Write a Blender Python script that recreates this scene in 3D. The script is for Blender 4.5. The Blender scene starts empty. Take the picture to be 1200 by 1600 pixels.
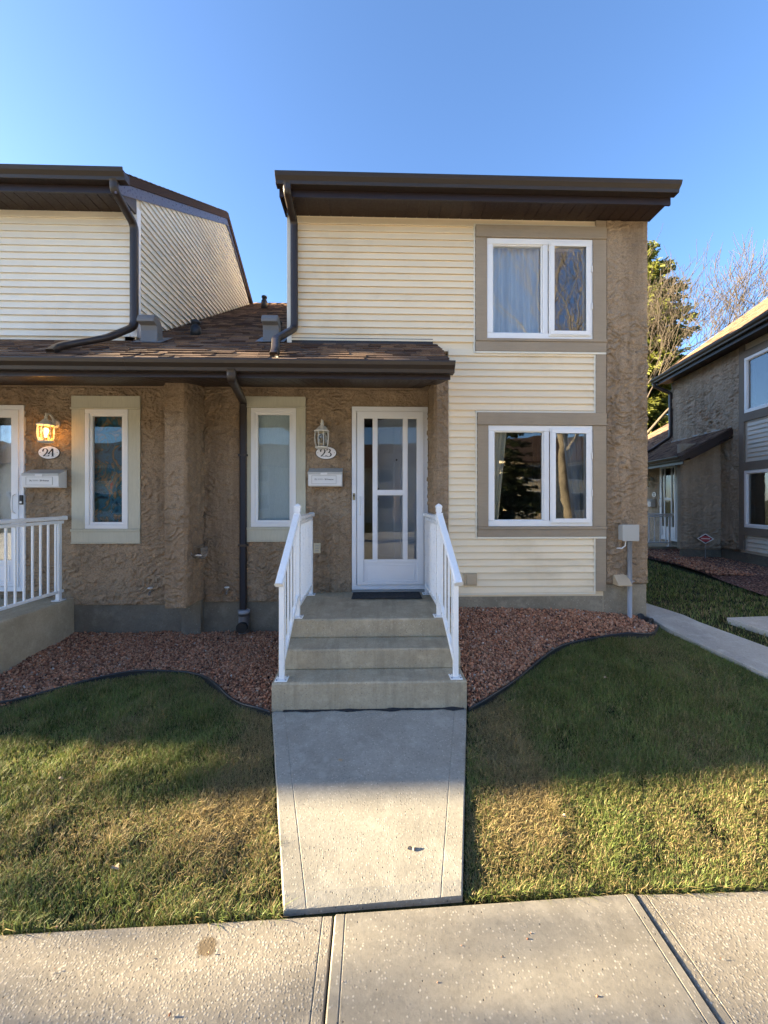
import bpy, bmesh, math, random
import numpy as np
from mathutils import Vector, Matrix
random.seed(7); rng = np.random.default_rng(7)
sc = bpy.context.scene; COL = sc.collection
R = math.radians

# ------------------------------------------------------------------ camera, sky, sun, exposure
YAW = R(1.7); FPX = 650.0; HZ = 780.0; EYE = 1.8
cam = bpy.data.cameras.new('camera'); camo = bpy.data.objects.new('camera', cam); COL.objects.link(camo)
camo.location = (0, 0, EYE); camo.rotation_euler = (R(90), 0, -YAW)
cam.sensor_fit = 'VERTICAL'; cam.sensor_height = 36; cam.lens = FPX/1600*36
cam.shift_y = -(800-HZ)/1600; cam.clip_start = .05; cam.clip_end = 2000
sc.camera = camo
SUN_E, SUN_A = R(13), R(4.24)          # elevation; angle behind the line of the facades (sun low on the left)
SDIR = Vector((-math.cos(SUN_E)*math.cos(SUN_A), math.cos(SUN_E)*math.sin(SUN_A), math.sin(SUN_E)))
w = bpy.data.worlds.new('World'); sc.world = w; w.use_nodes = True
nt = w.node_tree; bg = nt.nodes['Background']
sky = nt.nodes.new('ShaderNodeTexSky'); sky.sky_type = 'NISHITA'; sky.sun_disc = False
sky.sun_elevation = SUN_E; sky.sun_rotation = R(270)+SUN_A
sky.altitude = 700; sky.air_density = .8; sky.dust_density = 1.5; sky.ozone_density = 3.5
nt.links.new(sky.outputs[0], bg.inputs[0]); bg.inputs[1].default_value = .05
sl = bpy.data.lights.new('sun', 'SUN'); slo = bpy.data.objects.new('sun', sl); COL.objects.link(slo)
sl.energy = 3.8; sl.angle = R(.6); sl.color = (1, .83, .54)
slo.rotation_euler = (-SDIR).to_track_quat('-Z', 'Y').to_euler(); slo.location = (-20, 2, 12)
sc.view_settings.view_transform = 'Standard'; sc.view_settings.look = 'None'
sc.view_settings.exposure = 3.5; sc.view_settings.gamma = 1
sc.render.engine = 'CYCLES'

# ------------------------------------------------------------------ helpers
def at(x, y, Y):
    """point of the plane Y = const (metres) measured in the photograph"""
    u = (x-600)/FPX; v = (HZ-y)/FPX
    X = u*math.cos(YAW)+math.sin(YAW); Yy = -u*math.sin(YAW)+math.cos(YAW); t = Y/Yy
    return X*t, EYE+v*t
def lerp(a, b, t): return a+(b-a)*t
def clamp(a, lo, hi): return max(lo, min(hi, a))

class MB:
    def __init__(s): s.v = []; s.f = []
    def add(s, vs, fs):
        n = len(s.v); s.v += [tuple(p) for p in vs]; s.f += [tuple(i+n for i in f) for f in fs]; return s
    def box(s, x0, x1, y0, y1, z0, z1):
        return s.add([(x0,y0,z0),(x1,y0,z0),(x1,y1,z0),(x0,y1,z0),(x0,y0,z1),(x1,y0,z1),(x1,y1,z1),(x0,y1,z1)],
                     [(0,3,2,1),(4,5,6,7),(0,1,5,4),(1,2,6,5),(2,3,7,6),(3,0,4,7)])
    def prism(s, poly, axis, a0, a1):
        """poly in the two other axes (order x,y,z without axis), extruded a0..a1 along axis"""
        def mk(p, a):
            q = list(p); q.insert(axis, a); return tuple(q)
        n = len(poly)
        vs = [mk(p, a0) for p in poly]+[mk(p, a1) for p in poly]
        fs = [tuple(range(n)), tuple(range(2*n-1, n-1, -1))]
        fs += [(i, i+n, (i+1) % n+n, (i+1) % n) for i in range(n)]
        return s.add(vs, fs)
    def ring(s, x0, x1, z0, z1, wd, y0, y1):
        s.box(x0, x1, y0, y1, z1-wd, z1); s.box(x0, x1, y0, y1, z0, z0+wd)
        s.box(x0, x0+wd, y0, y1, z0+wd, z1-wd); s.box(x1-wd, x1, y0, y1, z0+wd, z1-wd); return s
    def tube(s, pts, rads, n=8, cap=True):
        pts = [Vector(p) for p in pts]
        if not hasattr(rads, '__len__'): rads = [rads]*len(pts)
        base = len(s.v); up = None
        for i, p in enumerate(pts):
            d = (pts[min(i+1, len(pts)-1)]-pts[max(i-1, 0)])
            if d.length < 1e-9: d = Vector((0,0,1))
            d.normalize()
            if up is None:
                up = Vector((0,0,1)) if abs(d.z) < .9 else Vector((1,0,0))
            a = d.cross(up)
            if a.length < 1e-6: a = d.cross(Vector((0,1,0)))
            a.normalize(); b = a.cross(d); up = b
            for k in range(n):
                t = 2*math.pi*k/n; q = p+(a*math.cos(t)+b*math.sin(t))*rads[i]; s.v.append(tuple(q))
        for i in range(len(pts)-1):
            for k in range(n):
                k2 = (k+1) % n
                s.f.append((base+i*n+k, base+i*n+k2, base+(i+1)*n+k2, base+(i+1)*n+k))
        if cap:
            s.f.append(tuple(base+k for k in range(n))); s.f.append(tuple(base+(len(pts)-1)*n+n-1-k for k in range(n)))
        return s
    def sweep(s, pts, wd, dp, side=(1,0,0)):
        """rectangular section (rounded corners) wd along side, dp across"""
        pts = [Vector(p) for p in pts]; sd = Vector(side).normalized(); base = len(s.v)
        c = .28; prof = [(-1+c,-1),(1-c,-1),(1,-1+c),(1,1-c),(1-c,1),(-1+c,1),(-1,1-c),(-1,-1+c)]; n = len(prof)
        for i, p in enumerate(pts):
            d = (pts[min(i+1, len(pts)-1)]-pts[max(i-1, 0)]).normalized()
            a = sd-d*sd.dot(d)
            if a.length < .2: a = Vector((0,0,1))-d*d.z
            a.normalize(); b = d.cross(a)
            for u, v in prof: s.v.append(tuple(p+a*u*wd/2+b*v*dp/2))
        for i in range(len(pts)-1):
            for k in range(n):
                k2 = (k+1) % n; s.f.append((base+i*n+k, base+i*n+k2, base+(i+1)*n+k2, base+(i+1)*n+k))
        s.f.append(tuple(base+k for k in range(n))); s.f.append(tuple(base+(len(pts)-1)*n+n-1-k for k in range(n)))
        return s
    def lathe(s, c, prof, n=16, phase=0):
        base = len(s.v)
        for r, z in prof:
            for k in range(n):
                t = 2*math.pi*k/n+phase; s.v.append((c[0]+r*math.cos(t), c[1]+r*math.sin(t), c[2]+z))
        for i in range(len(prof)-1):
            for k in range(n):
                k2 = (k+1) % n; s.f.append((base+i*n+k, base+i*n+k2, base+(i+1)*n+k2, base+(i+1)*n+k))
        s.f.append(tuple(base+n-1-k for k in range(n))); s.f.append(tuple(base+(len(prof)-1)*n+k for k in range(n)))
        return s
    def grid(s, x0, x1, z0, z1, holes, y0, y1):
        """wall slab in the xz plane with rectangular holes"""
        xs = sorted({x0, x1, *[h[0] for h in holes], *[h[1] for h in holes]}); xs = [x for x in xs if x0 <= x <= x1]
        zs = sorted({z0, z1, *[h[2] for h in holes], *[h[3] for h in holes]}); zs = [z for z in zs if z0 <= z <= z1]
        def solid(i, j):
            if i < 0 or j < 0 or i >= len(xs)-1 or j >= len(zs)-1: return False
            cx, cz = (xs[i]+xs[i+1])/2, (zs[j]+zs[j+1])/2
            return not any(h[0] < cx < h[1] and h[2] < cz < h[3] for h in holes)
        for i in range(len(xs)-1):
            for j in range(len(zs)-1):
                if not solid(i, j): continue
                a, b, c, d = xs[i], xs[i+1], zs[j], zs[j+1]
                V = [(a,y0,c),(b,y0,c),(b,y1,c),(a,y1,c),(a,y0,d),(b,y0,d),(b,y1,d),(a,y1,d)]
                F = [(0,1,5,4),(2,3,7,6)]
                if not solid(i-1, j): F.append((3,0,4,7))
                if not solid(i+1, j): F.append((1,2,6,5))
                if not solid(i, j-1): F.append((0,3,2,1))
                if not solid(i, j+1): F.append((4,5,6,7))
                s.add(V, F)
        return s
    def mesh(s, name, mat=None, smooth=False):
        me = bpy.data.meshes.new(name); me.from_pydata(s.v, [], s.f); me.update()
        if mat: me.materials.append(mat)
        if smooth: me.polygons.foreach_set('use_smooth', [True]*len(me.polygons))
        return me
    def build(s, name, mat, parent=None, smooth=False, bevel=0):
        off = OFF.get(root_of(parent).name, (0,0,0)) if parent else (0,0,0)
        if any(off): s.v = [(a-off[0], b-off[1], c-off[2]) for a, b, c in s.v]
        o = bpy.data.objects.new(name, s.mesh(name, mat, smooth)); COL.objects.link(o); o.parent = parent
        LAST[0] = o
        if bevel:
            m = o.modifiers.new('bevel', 'BEVEL'); m.width = bevel; m.segments = 2; m.limit_method = 'ANGLE'; m.angle_limit = R(40)
        return o
OFF = {}; LAST = [None]
def root_of(o):
    while o.parent: o = o.parent
    return o
def tag(o, label=None, cat=None, group=None, kind=None):
    if label: o['label'] = label
    if cat: o['category'] = cat
    if group: o['group'] = group
    if kind: o['kind'] = kind
    return o
def thing(name, loc, label, cat, group=None, rotz=0, local=False):
    """an Empty at the thing's base; parts are given in world metres unless local"""
    e = bpy.data.objects.new(name, None); COL.objects.link(e); e.location = loc; e.rotation_euler = (0, 0, rotz)
    e.empty_display_size = .1
    if not local: OFF[e.name] = tuple(loc)
    return tag(e, label, cat, group)
def inst(name, me, parent, loc, rot=(0,0,0), scale=(1,1,1)):
    off = OFF.get(root_of(parent).name, (0,0,0))
    o = bpy.data.objects.new(name, me); COL.objects.link(o); o.parent = parent
    o.location = (loc[0]-off[0], loc[1]-off[1], loc[2]-off[2]); o.rotation_euler = rot; o.scale = scale
    return o
def fast_mesh(name, V, F, mat, cols=None, smooth=False):
    """V (n,3), F (m,k) arrays of equal-size faces"""
    me = bpy.data.meshes.new(name); k = F.shape[1]
    me.vertices.add(len(V)); me.vertices.foreach_set('co', V.astype(np.float32).ravel())
    me.loops.add(F.size); me.loops.foreach_set('vertex_index', F.astype(np.int32).ravel())
    me.polygons.add(len(F)); me.polygons.foreach_set('loop_start', np.arange(0, F.size, k, dtype=np.int32))
    if smooth: me.polygons.foreach_set('use_smooth', np.ones(len(F), dtype=bool))
    me.update(calc_edges=True)
    if cols is not None:
        at_ = me.color_attributes.new('tint', 'FLOAT_COLOR', 'POINT')
        c4 = np.ones((len(V), 4), np.float32); c4[:, :3] = cols; at_.data.foreach_set('color', c4.ravel())
    me.materials.append(mat)
    return me

# ------------------------------------------------------------------ materials
MATS = {}
class NB:
    def __init__(s, name):
        s.m = bpy.data.materials.new(name); s.m.use_nodes = True; s.t = s.m.node_tree
        s.p = s.t.nodes['Principled BSDF']; s.out = s.t.nodes['Material Output']
    def n(s, kind, **kw):
        x = s.t.nodes.new('ShaderNode'+kind)
        for k, v in kw.items(): setattr(x, k, v)
        return x
    def l(s, a, b): s.t.links.new(a, b)
    def co(s, scale=(1,1,1), world=False):
        tc = s.n('TexCoord'); mp = s.n('Mapping'); mp.inputs['Scale'].default_value = scale
        if world:
            gm = s.n('NewGeometry'); s.l(gm.outputs['Position'], mp.inputs[0])
        else: s.l(tc.outputs['Object'], mp.inputs[0])
        return mp.outputs[0]
    def noise(s, vec, scale, detail=4, rough=.55, dist=0):
        x = s.n('TexNoise'); x.inputs['Scale'].default_value = scale; x.inputs['Detail'].default_value = detail
        x.inputs['Roughness'].default_value = rough; x.inputs['Distortion'].default_value = dist; s.l(vec, x.inputs['Vector'])
        return x.outputs['Fac']
    def vor(s, vec, scale, feature='F1', out='Distance', rand=1):
        x = s.n('TexVoronoi'); x.feature = feature; x.inputs['Scale'].default_value = scale; x.inputs['Randomness'].default_value = rand
        s.l(vec, x.inputs['Vector']); return x.outputs[out]
    def ramp(s, fac, stops, interp='LINEAR'):
        x = s.n('ValToRGB'); x.color_ramp.interpolation = interp; e = x.color_ramp.elements
        while len(e) < len(stops): e.new(.5)
        for i, (p, c) in enumerate(stops):
            e[i].position = p; e[i].color = (*c, 1) if hasattr(c, '__len__') else (c, c, c, 1)
        s.l(fac, x.inputs[0]); return x.outputs[0]
    def mix(s, fac, a, b, mode='MIX'):
        x = s.n('Mix'); x.data_type = 'RGBA'; x.blend_type = mode; x.clamp_factor = True
        for v, i in ((fac, 0), (a, 6), (b, 7)):
            if hasattr(v, 'is_linked') or hasattr(v, 'links'): s.l(v, x.inputs[i])
            else: x.inputs[i].default_value = (*v, 1) if hasattr(v, '__len__') else v
        return x.outputs[2]
    def math(s, op, a, b=None, c=None):
        x = s.n('Math'); x.operation = op
        for i, v in enumerate((a, b, c)):
            if v is None: continue
            if hasattr(v, 'links'): s.l(v, x.inputs[i])
            else: x.inputs[i].default_value = v
        return x.outputs[0]
    def bump(s, h, strength=.5, dist=.01, prev=None):
        x = s.n('Bump'); x.inputs['Strength'].default_value = strength; x.inputs['Distance'].default_value = dist
        s.l(h, x.inputs['Height'])
        if prev is not None: s.l(prev, x.inputs['Normal'])
        return x.outputs[0]
    def done(s, col=None, rough=.6, nrm=None, spec=.5, metal=0):
        if col is not None:
            if hasattr(col, 'links'): s.l(col, s.p.inputs['Base Color'])
            else: s.p.inputs['Base Color'].default_value = (*col, 1)
        if hasattr(rough, 'links'): s.l(rough, s.p.inputs['Roughness'])
        else: s.p.inputs['Roughness'].default_value = rough
        s.p.inputs['Specular IOR Level'].default_value = spec; s.p.inputs['Metallic'].default_value = metal
        if nrm is not None: s.l(nrm, s.p.inputs['Normal'])
        MATS[s.m.name] = s.m; return s.m

def stucco(name, c1, c2, c3, depth=.016, scale=1.0):
    b = NB(name); v = b.co((1, 1, 1.7))
    wp = b.n('TexNoise'); wp.inputs['Scale'].default_value = 4*scale; wp.inputs['Detail'].default_value = 3; b.l(v, wp.inputs['Vector'])
    vm = b.n('VectorMath'); vm.operation = 'MULTIPLY_ADD'; b.l(wp.outputs['Color'], vm.inputs[0]); vm.inputs[1].default_value = (.22,.22,.22); b.l(v, vm.inputs[2])
    n1 = b.noise(vm.outputs[0], 6.5*scale, 3, .5, .6)
    n2 = b.noise(vm.outputs[0], 12*scale, 4, .6, .8)
    s1 = b.ramp(n1, [(.40, 0.0), (.49, .25), (.505, .8), (.62, 1.0)])
    s2 = b.ramp(n2, [(.42, 0.0), (.53, .3), (.545, .85), (.66, 1.0)])
    fine = b.noise(b.co((1,1,1)), 90*scale, 5, .7)
    h = b.math('ADD', b.math('MULTIPLY', s1, .55), b.math('MULTIPLY', s2, .45)); h = b.math('ADD', h, b.math('MULTIPLY', fine, .12))
    big = b.noise(b.co((1,1,.6)), .9, 4, .6)
    col = b.mix(b.ramp(big, [(.3, 0.0), (.7, 1.0)]), c1, c2)
    streak = b.noise(b.co((5,5,.5)), 1.2, 4, .65)
    col = b.mix(b.math('MULTIPLY', b.ramp(streak, [(.45, 0.0), (.68, 1.0)]), .65), col, c3)
    col = b.mix(b.math('MULTIPLY', b.ramp(fine, [(.38, 1.0), (.56, 0.0)]), .6), col, c3)
    return b.done(col, .93, b.bump(h, 1.0, depth), .2)
stucco('stucco_brown', (.31,.22,.142), (.415,.31,.205), (.165,.115,.072), .009)
stucco('stucco_grey', (.40,.325,.235), (.48,.395,.295), (.25,.20,.14), .012)
def concrete(name, c1, c2, pit=.4, agg=.3, depth=.003, stain=None, streaks=False):
    b = NB(name); v = b.co(); n = b.noise(v, 2.2, 6, .6); f = b.noise(v, 60, 4, .7); col = b.mix(b.ramp(n, [(.3, 0.0), (.7, 1.0)]), c1, c2)
    vo = b.n('TexVoronoi'); vo.inputs['Scale'].default_value = 95; b.l(v, vo.inputs['Vector'])
    d = vo.outputs['Distance']; rc = vo.outputs['Color']
    sp = b.n('SeparateColor'); b.l(rc, sp.inputs[0])
    peb = b.math('MULTIPLY', b.ramp(d, [(.25, 1.0), (.5, 0.0)]), b.math('GREATER_THAN', sp.outputs[0], 1-agg))
    pc = b.mix(sp.outputs[1], (.2,.17,.14), (.62,.56,.46))
    col = b.mix(b.math('MULTIPLY', peb, .75), col, pc)
    v2 = b.n('TexVoronoi'); v2.inputs['Scale'].default_value = 52; b.l(v, v2.inputs['Vector']); s2 = b.n('SeparateColor'); b.l(v2.outputs['Color'], s2.inputs[0])
    pits = b.math('MULTIPLY', b.ramp(v2.outputs['Distance'], [(.10, 1.0), (.2, 0.0)]), b.math('GREATER_THAN', s2.outputs[0], 1-pit))
    col = b.mix(b.math('MULTIPLY', pits, .85), col, (.06,.05,.042))
    col = b.mix(b.math('MULTIPLY', b.ramp(f, [(.3, 1.0), (.55, 0.0)]), .35), col, tuple(x*.55 for x in c1))
    big = b.noise(v, 1.3, 6, .7); col = b.mix(b.math('MULTIPLY', b.ramp(big, [(.47, 0.0), (.70, 1.0)]), .55), col, tuple(x*.55 for x in c1))
    sm = b.noise(v, 7, 5, .7); col = b.mix(b.math('MULTIPLY', b.ramp(sm, [(.52, 0.0), (.66, 1.0)]), .4), col, tuple(min(1, x*1.25) for x in c2))
    if streaks:
        st = b.noise(b.co((9, 1, .8)), 1.6, 5, .7); col = b.mix(b.math('MULTIPLY', b.ramp(st, [(.50, 0.0), (.72, 1.0)]), .45), col, tuple(x*.5 for x in c1))
    if stain:
        (sx, sy, sr, scol) = stain
        tc = b.n('NewGeometry'); sb = b.n('VectorMath'); sb.operation = 'SUBTRACT'; b.l(tc.outputs['Position'], sb.inputs[0]); sb.inputs[1].default_value = (sx, sy, 0)
        mu = b.n('VectorMath'); mu.operation = 'MULTIPLY'; b.l(sb.outputs[0], mu.inputs[0]); mu.inputs[1].default_value = (1, 1.0, 0)
        ln = b.n('VectorMath'); ln.operation = 'LENGTH'; b.l(mu.outputs[0], ln.inputs[0])
        e = b.math('ADD', ln.outputs['Value'], b.math('MULTIPLY', b.noise(v, 14, 4, .6), sr*1.1))
        col = b.mix(b.math('MULTIPLY', b.ramp(b.math('DIVIDE', e, sr*2), [(.48, 1.0), (.56, 0.0)]), .75), col, scol)
    h = b.math('ADD', b.math('MULTIPLY', f, .5), b.math('SUBTRACT', b.math('MULTIPLY', peb, .22), b.math('MULTIPLY', pits, 1.1)))
    return b.done(col, .9, b.bump(h, .9, depth), .25)
concrete('concrete_rough', (.25,.215,.165), (.33,.285,.225), .30, .85, .0035, stain=(-.66, 1.70, .075, (.13,.085,.04)))
concrete('concrete_smooth', (.255,.225,.18), (.315,.28,.225), .14, .25, .0016)
concrete('concrete_walk', (.30,.272,.222), (.37,.338,.28), .3, .35, .0025)
concrete('concrete_step', (.40,.325,.215), (.49,.41,.285), .3, .3, .004, streaks=True)
concrete('concrete_bounce', (.46,.43,.37), (.54,.50,.44), .1, .1, .002)
concrete('concrete_path', (.38,.35,.30), (.44,.41,.36), .1, .1, .002)
concrete('parging', (.23,.195,.14), (.32,.275,.20), .12, .05, .006)
concrete('parging_grey', (.155,.138,.105), (.225,.20,.155), .12, .05, .006)

def siding(name, c, dirt, grain=.0006):
    b = NB(name); v = b.co((.6, 1, 14)); n = b.noise(v, 9, 5, .6)
    oi = b.n('ObjectInfo'); rnd = oi.outputs['Random']
    gm = b.co((1,1,1), True); d = b.noise(gm, 1.3, 5, .65)
    col = b.mix(b.math('MULTIPLY', rnd, .6), c, tuple(x*.87 for x in c))
    col = b.mix(b.math('MULTIPLY', b.ramp(d, [(.52, 0.0), (.78, 1.0)]), .45), col, dirt)
    sp = b.n('SeparateXYZ'); g2 = b.n('NewGeometry'); b.l(g2.outputs['Position'], sp.inputs[0])
    low = b.ramp(b.math('DIVIDE', sp.outputs[2], 6), [(.12, 1.0), (.24, 0.0)])
    col = b.mix(b.math('MULTIPLY', low, b.math('MULTIPLY', b.ramp(b.noise(b.co((.5,1,3), True), 3, 4, .6), [(.45, 0.0), (.7, 1.0)]), .55)), col, dirt)
    return b.done(col, .5, b.bump(n, .35, .002), .4)
siding('siding_cream', (.83,.69,.48), (.46,.36,.22))
siding('siding_white', (.83,.76,.62), (.55,.46,.34))
siding('siding_grey', (.60,.55,.45), (.36,.32,.25))
def paint(name, c, rough=.45, var=.12, grain=0, spec=.5, chips=0, chipcol=(.05,.05,.05)):
    b = NB(name); v = b.co(); n = b.noise(b.co((1,1,1)), 3, 5, .65)
    col = b.mix(b.math('MULTIPLY', b.ramp(n, [(.35, 0.0), (.7, 1.0)]), var*3), c, tuple(x*.72 for x in c))
    nr = b.noise(v, 40, 4, .6); nrm = b.bump(nr, .25, .0015)
    if grain:
        wv = b.noise(b.co((2,2,.12) if grain == 1 else (.12,2,2)), 38, 4, .7, 1.2)
        col = b.mix(b.math('MULTIPLY', b.ramp(wv, [(.45, 0.0), (.7, 1.0)]), .3), col, tuple(x*.55 for x in c)); nrm = b.bump(wv, .5, .002, nrm)
    if chips:
        k = b.noise(b.co((1,1,2.2)), 17, 5, .7); col = b.mix(b.ramp(k, [(.70-chips, 0.0), (.74-chips, 1.0)]), col, chipcol)
    rr = b.ramp(nr, [(.3, rough*.8), (.7, min(1, rough*1.25))])
    return b.done(col, rr, nrm, spec)
paint('trim_taupe', (.335,.265,.185), .7, .12, 2, .3, .02, (.15,.12,.085))
paint('trim_taupe_dark', (.21,.172,.13), .7, .12, 2, .3)
paint('trim_cream', (.56,.53,.41), .6, .1, 1, .3, .0, (.3,.27,.2))
paint('vinyl_white', (.80,.79,.77), .35, .05)
paint('rail_white', (.86,.86,.85), .3, .04)
paint('vinyl_cream', (.74,.69,.57), .4, .07)
paint('door_white', (.80,.81,.83), .35, .04)
paint('inner_door', (.70,.73,.77), .4, .05)
paint('metal_brown', (.028,.018,.013), .42, .1)
paint('fascia_brown', (.022,.012,.010), .4, .1)
paint('soffit_brown', (.024,.011,.008), .5, .1)
paint('rake_board', (.10,.085,.105), .3, .08)
paint('metal_grey', (.30,.30,.29), .45, .12)
paint('vent_grey', (.15,.145,.14), .5, .15)
paint('plastic_black', (.014,.014,.015), .5, .1)
paint('pvc_grey', (.27,.29,.33), .4, .08)
paint('box_grey', (.40,.39,.36), .5, .1, 0, .4, .02, (.25,.24,.22))
paint('vent_tan', (.46,.36,.24), .6, .1)
paint('lamp_white', (.72,.69,.62), .5, .15, 0, .4, .02, (.35,.3,.22))
paint('mailbox_white', (.74,.73,.71), .4, .08)
paint('mailbox_grey', (.5,.49,.46), .45, .1)
paint('print_grey', (.55,.55,.55), .5, .02)
paint('ink', (.012,.012,.014), .6, .02)
paint('plaque_white', (.83,.79,.77), .3, .04)
paint('brass', (.35,.28,.14), .4, .1)
paint('chrome', (.6,.6,.6), .2, .1); MATS['chrome'].node_tree.nodes['Principled BSDF'].inputs['Metallic'].default_value = .8
paint('rubber_mat', (.018,.019,.022), .8, .2)
paint('edging_black', (.022,.023,.026), .45, .2)
paint('interior', (.20,.17,.135), .9, .15)
paint('interior_floor', (.12,.08,.05), .6, .15)
paint('sign_red', (.42,.035,.04), .4, .05)
paint('outlet_almond', (.55,.5,.36), .45, .05)
paint('wood_tan', (.33,.2,.11), .7, .1, 1)
paint('asphalt', (.055,.054,.052), .9, .2)
def cloth(name, c, trans=.4):
    b = NB(name); n = b.noise(b.co((8,8,.6)), 4, 4, .6); col = b.mix(b.ramp(n, [(.3, 0.0), (.7, 1.0)]), c, tuple(x*.78 for x in c))
    b.done(col, .9, None, .1); tr = b.n('BsdfTranslucent'); b.l(col, tr.inputs[0]); mx = b.n('MixShader'); mx.inputs[0].default_value = trans
    b.l(b.p.outputs[0], mx.inputs[1]); b.l(tr.outputs[0], mx.inputs[2]); b.l(mx.outputs[0], b.out.inputs[0])
cloth('curtain_white', (.86,.87,.89), .12); cloth('curtain_beige', (.68,.63,.50), .15); cloth('curtain_blue', (.36,.39,.43), .15)
b = NB('printed_cloth'); n1 = b.n('TexNoise'); n1.inputs['Scale'].default_value = 5; n1.inputs['Detail'].default_value = 3; n1.inputs['Distortion'].default_value = 1.5; b.l(b.co((1.3,1,1)), n1.inputs['Vector'])
c_ = b.ramp(n1.outputs['Fac'], [(.30, (.02,.05,.07)), (.42, (.04,.17,.28)), (.50, (.05,.12,.13)), (.57, (.34,.20,.10)), (.63, (.05,.20,.23)), (.70, (.38,.08,.06)), (.8, (.45,.36,.25))])
b.done(c_, .8, None, .2)
b = NB('blind_frosted'); n1 = b.noise(b.co((6,1,1)), 14, 5, .7); b.done(b.mix(n1, (.42,.52,.55), (.66,.75,.78)), .6, None, .2)

def glass(name, tint=(.95,.97,.97), gain=2.2):
    b = NB(name); t = b.t; t.nodes.remove(b.p)
    tr = b.n('BsdfTransparent'); tr.inputs[0].default_value = (*tint, 1); gl = b.n('BsdfGlossy'); gl.inputs['Roughness'].default_value = .004
    wv = b.noise(b.co(), 2.2, 2, .5); b.l(b.bump(wv, .35, .004), gl.inputs['Normal'])
    fr = b.n('Fresnel'); fr.inputs[0].default_value = 1.5
    fc = b.math('MINIMUM', b.math('MULTIPLY', fr.outputs[0], gain), .95)
    mx = b.n('MixShader'); b.l(fc, mx.inputs[0]); b.l(tr.outputs[0], mx.inputs[1]); b.l(gl.outputs[0], mx.inputs[2]); b.l(mx.outputs[0], b.out.inputs[0])
    MATS[name] = b.m
glass('glass', gain=2.0); glass('glass_storm', (.86,.89,.91), 1.0); glass('glass_small', gain=1.0); glass('glass_lamp', (.9,.9,.86), 1.2); glass('glass_amber', (.95,.80,.55), 1.2)

def shingle_mat(name, usernd=True):
    b = NB(name); v = b.co((1,1,1), True); gr = b.noise(v, 160, 3, .7); med = b.noise(v, 7, 4, .6)
    if usernd:
        r = b.n('ObjectInfo').outputs['Random']
    else:
        a = b.n('Attribute'); a.attribute_name = 'tint'; r = a.outputs['Fac']
    col = b.ramp(r, [(0, (.07,.04,.029)), (.3, (.135,.079,.053)), (.62, (.205,.122,.078)), (1, (.31,.19,.115))])
    col = b.mix(b.math('MULTIPLY', b.ramp(med, [(.35, 0.0), (.7, 1.0)]), .35), col, (.09,.06,.045))
    col = b.mix(b.math('MULTIPLY', b.ramp(gr, [(.35, 1.0), (.6, 0.0)]), .55), col, (.03,.02,.016))
    return b.done(col, .95, b.bump(gr, .7, .003), .2)
shingle_mat('shingle'); shingle_mat('shingle_far', False)

def vcol(name, rough=.8, transl=0, bumpy=0, spec=.3):
    b = NB(name); a = b.n('Attribute'); a.attribute_name = 'tint'; col = a.outputs['Color']
    nrm = None
    if bumpy: nrm = b.bump(b.noise(b.co(), bumpy, 4, .7), .6, .004)
    b.done(col, rough, nrm, spec)
    if transl:
        tr = b.n('BsdfTranslucent'); b.l(col, tr.inputs[0]); mx = b.n('MixShader'); mx.inputs[0].default_value = transl
        b.l(b.p.outputs[0], mx.inputs[1]); b.l(tr.outputs[0], mx.inputs[2]); b.l(mx.outputs[0], b.out.inputs[0])
vcol('grass_blade', .55, .3); vcol('gravel_stone', .85, 0, 120); vcol('needle', .6, .4); vcol('bark', .9, 0, 40)
b = NB('lawn_soil'); n = b.noise(b.co((1,1,1), True), 1.4, 5, .6); f = b.noise(b.co((1,1,1), True), 45, 5, .75)
col = b.mix(b.ramp(n, [(.35, 0.0), (.65, 1.0)]), (.028,.045,.014), (.085,.078,.036)); col = b.mix(b.ramp(f, [(.38, 1.0), (.6, 0.0)]), col, (.02,.022,.01))
b.done(col, .95, b.bump(f, 1, .03), .1)
b = NB('gravel_base'); v = b.co((1,1,1), True); vo = b.n('TexVoronoi'); vo.inputs['Scale'].default_value = 42; b.l(v, vo.inputs['Vector']); sp = b.n('SeparateColor'); b.l(vo.outputs['Color'], sp.inputs[0])
col = b.ramp(sp.outputs[0], [(0, (.12,.055,.042)), (.5, (.26,.125,.09)), (.93, (.36,.19,.14)), (1, (.5,.42,.36))]); col = b.mix(b.ramp(vo.outputs['Distance'], [(.4, 0.0), (.7, 1.0)]), col, (.02,.012,.01))
b.done(col, .9, b.bump(b.math('SUBTRACT', 1, vo.outputs['Distance']), 1, .02), .2)
b = NB('bulb'); b.p.inputs['Emission Color'].default_value = (1, .55, .16, 1); b.p.inputs['Emission Strength'].default_value = 1.6; b.done((.9,.7,.4), .4)
b = NB('leaf_dry'); b.done(b.mix(b.noise(b.co(), 30, 3), (.35,.22,.12), (.5,.38,.25)), .8)
M = MATS

# ------------------------------------------------------------------ ground, lawns, walks
F_, D_ = 4.48, 4.95                      # plane of the upper boxes and pillars; plane of the recessed entrance wall
def g_arr(X, Y):
    wgt = np.clip((X-.9)/1.7, 0, 1)
    r = np.clip((Y-1.85)/1.5, 0, 1.4)*.115*(1-wgt)+wgt*.5*np.clip((Y-1.85)/2.7, 0, 1)
    l = np.clip((Y-1.8)/1.5, 0, 1)*.115+np.clip((Y-3.3)/1.6, 0, 1)*.12
    return np.where(X > 0, r, l)
def g(X, Y): return float(g_arr(np.array(X), np.array(Y)))
def sw_edge(X): return 1.815+.028*X if X < .4 else 1.866          # edge of the public sidewalk
tag(MB().box(-400, 400, -400, 600, -1.2, -.16).build('ground', M['lawn_soil']), kind='structure')
xs = np.linspace(-14, 24, 153); ys = np.concatenate([np.linspace(1.75, 6, 40), np.linspace(6.3, 40, 60)])
XX, YY = np.meshgrid(xs, ys); ZZ = g_arr(XX, YY)-.03
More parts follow.
